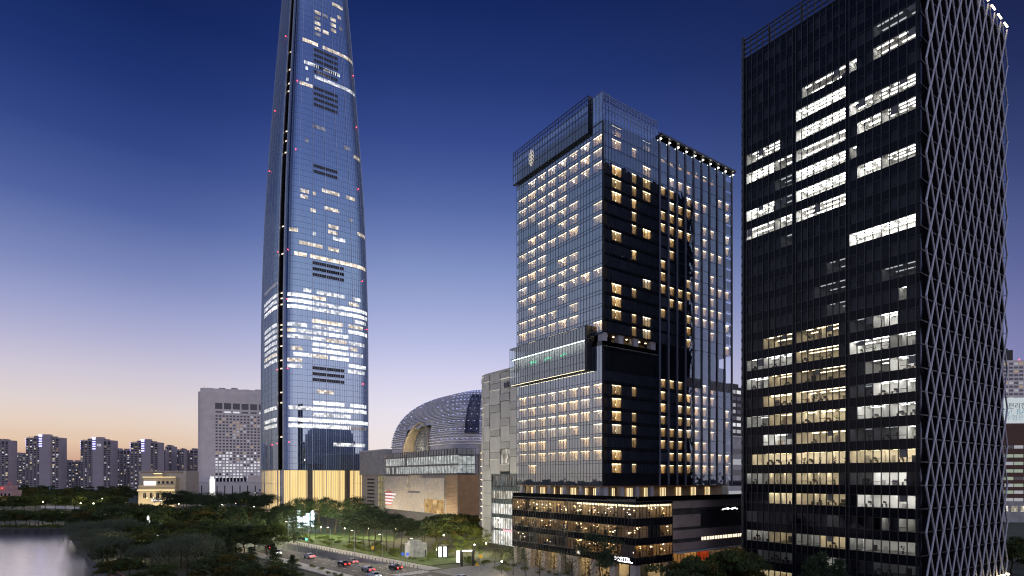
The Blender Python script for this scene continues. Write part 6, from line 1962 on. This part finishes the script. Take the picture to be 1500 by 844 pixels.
b = MB(); b.lathe([(5.5, 5), (2.6, 6.2), (1.3, 9), (.5, 13), (0, 17.5)], M['blue_roof'], 10); b.build('roof', root)
b = MB(); b.lathe([(4, 0), (4, 5.1)], M['white'], 10); b.build('wall', root)

# crossing portal, white kiosk, warning signs, traffic lights
root = thing('portal_frame', 'dark portal frame with a lit top bar on the plaza, left of the hotel columns', 'portal', gat(676, 165), rad(20))
b = MB(); b.box(-.35, .35, -.3, .3, 0, 4.2, M['black']); b.build('post', root)
b = MB(); b.box(3.0, 3.7, -.3, .3, 0, 4.0, M['black']); b.build('post', root)
b = MB(); b.box(-.35, 3.7, -.32, .32, 4.0, 4.6, M['frame']); b.build('beam', root)
b = MB(); b.box(.1, 3.0, -.36, -.3, 4.15, 4.5, M['neon_w']); b.build('light_bar', root)
root = thing('lit_sign_pillar', 'slim glowing white sign pillar left of the portal frame', 'sign pillar', gat(671, 170))
b = MB(); b.box(-.45, .45, -.15, .15, .3, 3.8, M['screen_p']); b.build('panel', root); b = MB(); b.box(-.5, .5, -.2, .2, 0, .3, M['black']); b.build('base', root)
root = thing('white_kiosk', 'small white rocky-faced kiosk half hidden by creepers on the pavement edge', 'kiosk', gat(600, 180), rad(40))
b = MB(); b.prism([(0, 0), (6, -.4), (7, 2.5), (5, 4.5), (.6, 4)], 0, 4.4, M['white_rock']); b.prism([(.5, .4), (4.6, .2), (5, 3), (1, 3)], 4.4, 5.3, M['white_rock']); b.build('wall', root)
b = MB(); b.box(5.2, 5.6, -.6, -.45, .2, 2.4, M['dark_item']); b.build('door', root)
root = thing('lit_door_box', 'small booth with two tall glowing white panels by the lamp-lit bushes', 'booth', gat(640, 181), rad(10))
b = MB(); b.box(0, 3.6, 0, 2, 0, 4, M['frame']); b.build('wall', root)
for i in range(2):
    b = MB(); b.box(.5+i*1.5, 1.5+i*1.5, -.06, .05, .4, 3.6, M['screen_p']); b.build('glowing_panel', root)
def sign(px, Y, h, label, shape):
    root = thing('road_sign', label, 'road sign', gat(px, Y))
    b = MB(); b.bar((0, 0, 0), (0, 0, h), .05, M['steel'], 6); b.build('pole', root)
    b = MB()
    if shape == 'tri': b.prism([(-.55, -.3), (.55, -.3), (0, .65)], 0, .06, M['yellow'])
    elif shape == 'disc': b.prism([(.5*math.cos(a*.524), .5*math.sin(a*.524)) for a in range(12)], 0, .06, M['bluesign'])
    else: b.prism([(-.45, -.45), (.45, -.45), (.45, .45), (-.45, .45)], 0, .06, M['yellow'])
    o = b.build('sign_plate', root, (0, -.06, h-.3)); o.rotation_euler = (math.pi/2, 0, 0)
sign(704, 156, 4.3, 'yellow square road sign on a pole, right of the portal frame', 'sq'); sign(699, 154, 2.4, 'yellow triangular warning sign, lower left of the square one', 'tri')
sign(590, 168, 3.4, 'left round blue road sign on the bright pavement', 'disc'); sign(597, 166, 3.6, 'right round blue road sign on the bright pavement', 'disc')
sign(546, 186, 3.0, 'small yellow road sign above the ramp wall', 'sq')
def signal(px, Y, h, label, col):
    root = thing('traffic_light', label, 'traffic light', gat(px, Y))
    b = MB(); b.bar((0, 0, 0), (0, 0, h+.5), .1, M['steel'], 6); b.bar((0, 0, h), (2.4, 0, h), .06, M['steel'], 5); b.build('pole', root)
    b = MB(); b.box(1.4, 3.2, -.1, .2, h-.35, h+.35, M['black']); b.build('housing', root)
    for i in range(3):
        on = (i == 0 and col == 'neon_r') or (i == 2 and col == 'neon_g2')
        b = MB(); b.lathe([(0, 0), (.3, 0), (.3, .08), (0, .12)], M[col] if on else M['dark_item'], 10)
        o = b.build('signal_lens', root, (1.75+i*.55, -.12, h)); o.rotation_euler = (math.pi/2, 0, 0)
    return root
signal(208, 395, 6, 'traffic light showing red on the far street below the palace front', 'neon_r'); signal(238, 400, 5.2, 'second traffic light showing red, farther right on the far street', 'neon_r')
signal(436, 190, 5.0, 'traffic light showing green beside the ramp at the left end of the wall', 'neon_g2')
# cars: at rest on the avenue, down the ramp and on the far street
M['car_a'] = matte('white_car_paint', (.6, .6, .62), .3, .05); M['car_b'] = matte('black_car_paint', (.03, .03, .035), .25, .1); M['car_c'] = matte('silver_car_paint', (.35, .36, .38), .3, .05, metal=.5)
def car(pos, rz, paint, label, group, towards=False):
    root = thing('parked_car', label, 'car', pos, rz, group); root.name = 'car'
    b = MB(); prof = [(-2.2, .35), (-2.25, .8), (-1.9, .95), (-1.3, 1.02), (-.8, 1.45), (.7, 1.48), (1.5, .98), (2.2, .85), (2.25, .4)]
    n = len(prof)
    for i in range(n-1):
        (x0, z0), (x1, z1) = prof[i], prof[i+1]
        w0 = .88 if z0 < 1.2 else .7; w1 = .88 if z1 < 1.2 else .7
        b.face([(x0, -w0, z0), (x1, -w1, z1), (x1, w1, z1), (x0, w0, z0)], M[paint])
    for sg in (-1, 1): b.face([(x, sg*(.88 if z < 1.2 else .7), z) for x, z in prof], M[paint])
    b.face([(-2.2, -.88, .35), (2.25, -.88, .4), (2.25, .88, .4), (-2.2, .88, .35)], M['rubber']); b.build('body', root)
    g = MB()
    for sg in (-1, 1): g.face([(-1.15, sg*.86, 1.05), (1.25, sg*.86, 1.03), (.65, sg*.73, 1.42), (-.75, sg*.73, 1.4)], M['g_spandrel'])
    g.face([(1.42, -.75, 1.04), (1.42, .75, 1.04), (.75, .65, 1.46), (.75, -.65, 1.46)], M['g_spandrel']); g.face([(-1.28, -.75, 1.06), (-1.28, .75, 1.06), (-.84, .65, 1.44), (-.84, -.65, 1.44)], M['g_spandrel']); g.build('windows', root)
    for x in (-1.4, 1.4):
        for sg in (-1, 1):
            w_ = MB(); w_.lathe([(.0, -.1), (.34, -.1), (.34, .1), (0, .1)], M['rubber'], 12); o = w_.build('wheel', root, (x, sg*.8, .34)); o.rotation_euler = (math.pi/2, 0, 0)
    for sg in (-1, 1):
        l = MB(); l.box(-2.3, -2.24, sg*.62-.2, sg*.62+.2, .66, .82, M['tail']); l.build('tail_light', root)
        l = MB(); l.box(2.22, 2.3, sg*.62-.18, sg*.62+.18, .6, .76, M['head']); l.build('headlight', root)
    return root
ra = math.atan2(RE.y, RE.x)
cars = [(rp(-30, 2.8, .01), ra, 'car_a', 'white car nearest the plaza on the avenue'), (rp(-4, 5.2, .01), ra, 'car_b', 'black car just before the ramp on the avenue'), (rp(24, 3.2, -1.5), ra, 'car_c', 'silver car driving down the ramp'),
        (rp(34, 12.4, .01), ra, 'car_a', 'white car on the near lanes left of the ramp'), (rp(12, 12.2, .01), ra, 'car_b', 'black car on the near lanes beside the ramp top'), (rp(50, 16.4, .01), ra+math.pi, 'car_c', 'silver car with headlights on the near lanes'), (rp(-12, 16.4, .01), ra+math.pi, 'car_a', 'white car with headlights at the avenue bend')]
cars += [(rp(40, 7.2, -2.9), ra, 'car_b', 'black car halfway down the ramp'), (rp(55, 3.4, -4.1), ra, 'car_a', 'white car far down the ramp'), (rp(62, 7.4, -4.65), ra, 'car_c', 'silver car deepest in the ramp'),
         (rp(66, 12.6, .01), ra, 'car_b', 'black car farthest along the near lanes'), (rp(-2, 12.4, .01), ra, 'car_c', 'silver car beside the ramp entrance on the near lanes')]
for p, a, c, l in cars: car(p, a, c, l, 'cars on the avenue')
fc = []
for i, (px, Y, c, flip) in enumerate([(206, 430, 'car_a', 0), (214, 412, 'car_b', 0), (221, 440, 'car_c', 1), (228, 418, 'car_a', 1), (202, 400, 'car_b', 0), (210, 380, 'car_a', 0), (224, 392, 'car_c', 1), (232, 405, 'car_b', 1)]):
    fc.append((px, Y, c, flip))
fc.sort()
for i, (px, Y, c, flip) in enumerate(fc):
    car(gat(px, Y, .02), rad(100 if not flip else -80), c, '%s of the small cars on the far street below the palace front' % nth(i, len(fc)), 'cars on the far street')
# lakeside pier with a few boats' worth of decking at the bottom edge
root = thing('wooden_jetty', 'dark curved timber jetty at the lake edge, at the bottom under the trees', 'jetty', gat(180, 158))
b = MB()
for i in range(26): a = rad(200+i*3.2); b.box(22*math.cos(a)-.7+20, 22*math.cos(a)+.7+20, 22*math.sin(a)-1.5+6, 22*math.sin(a)+1.5+6, .3, .45, M['wood'])
b.build('deck', root)
b = MB()
for i in range(0, 26, 2): a = rad(200+i*3.2); b.bar((23.4*math.cos(a)+20, 23.4*math.sin(a)+6, 0), (23.4*math.cos(a)+20, 23.4*math.sin(a)+6, 1.5), .06, M['wood'], 5)
b.build('railing', root)
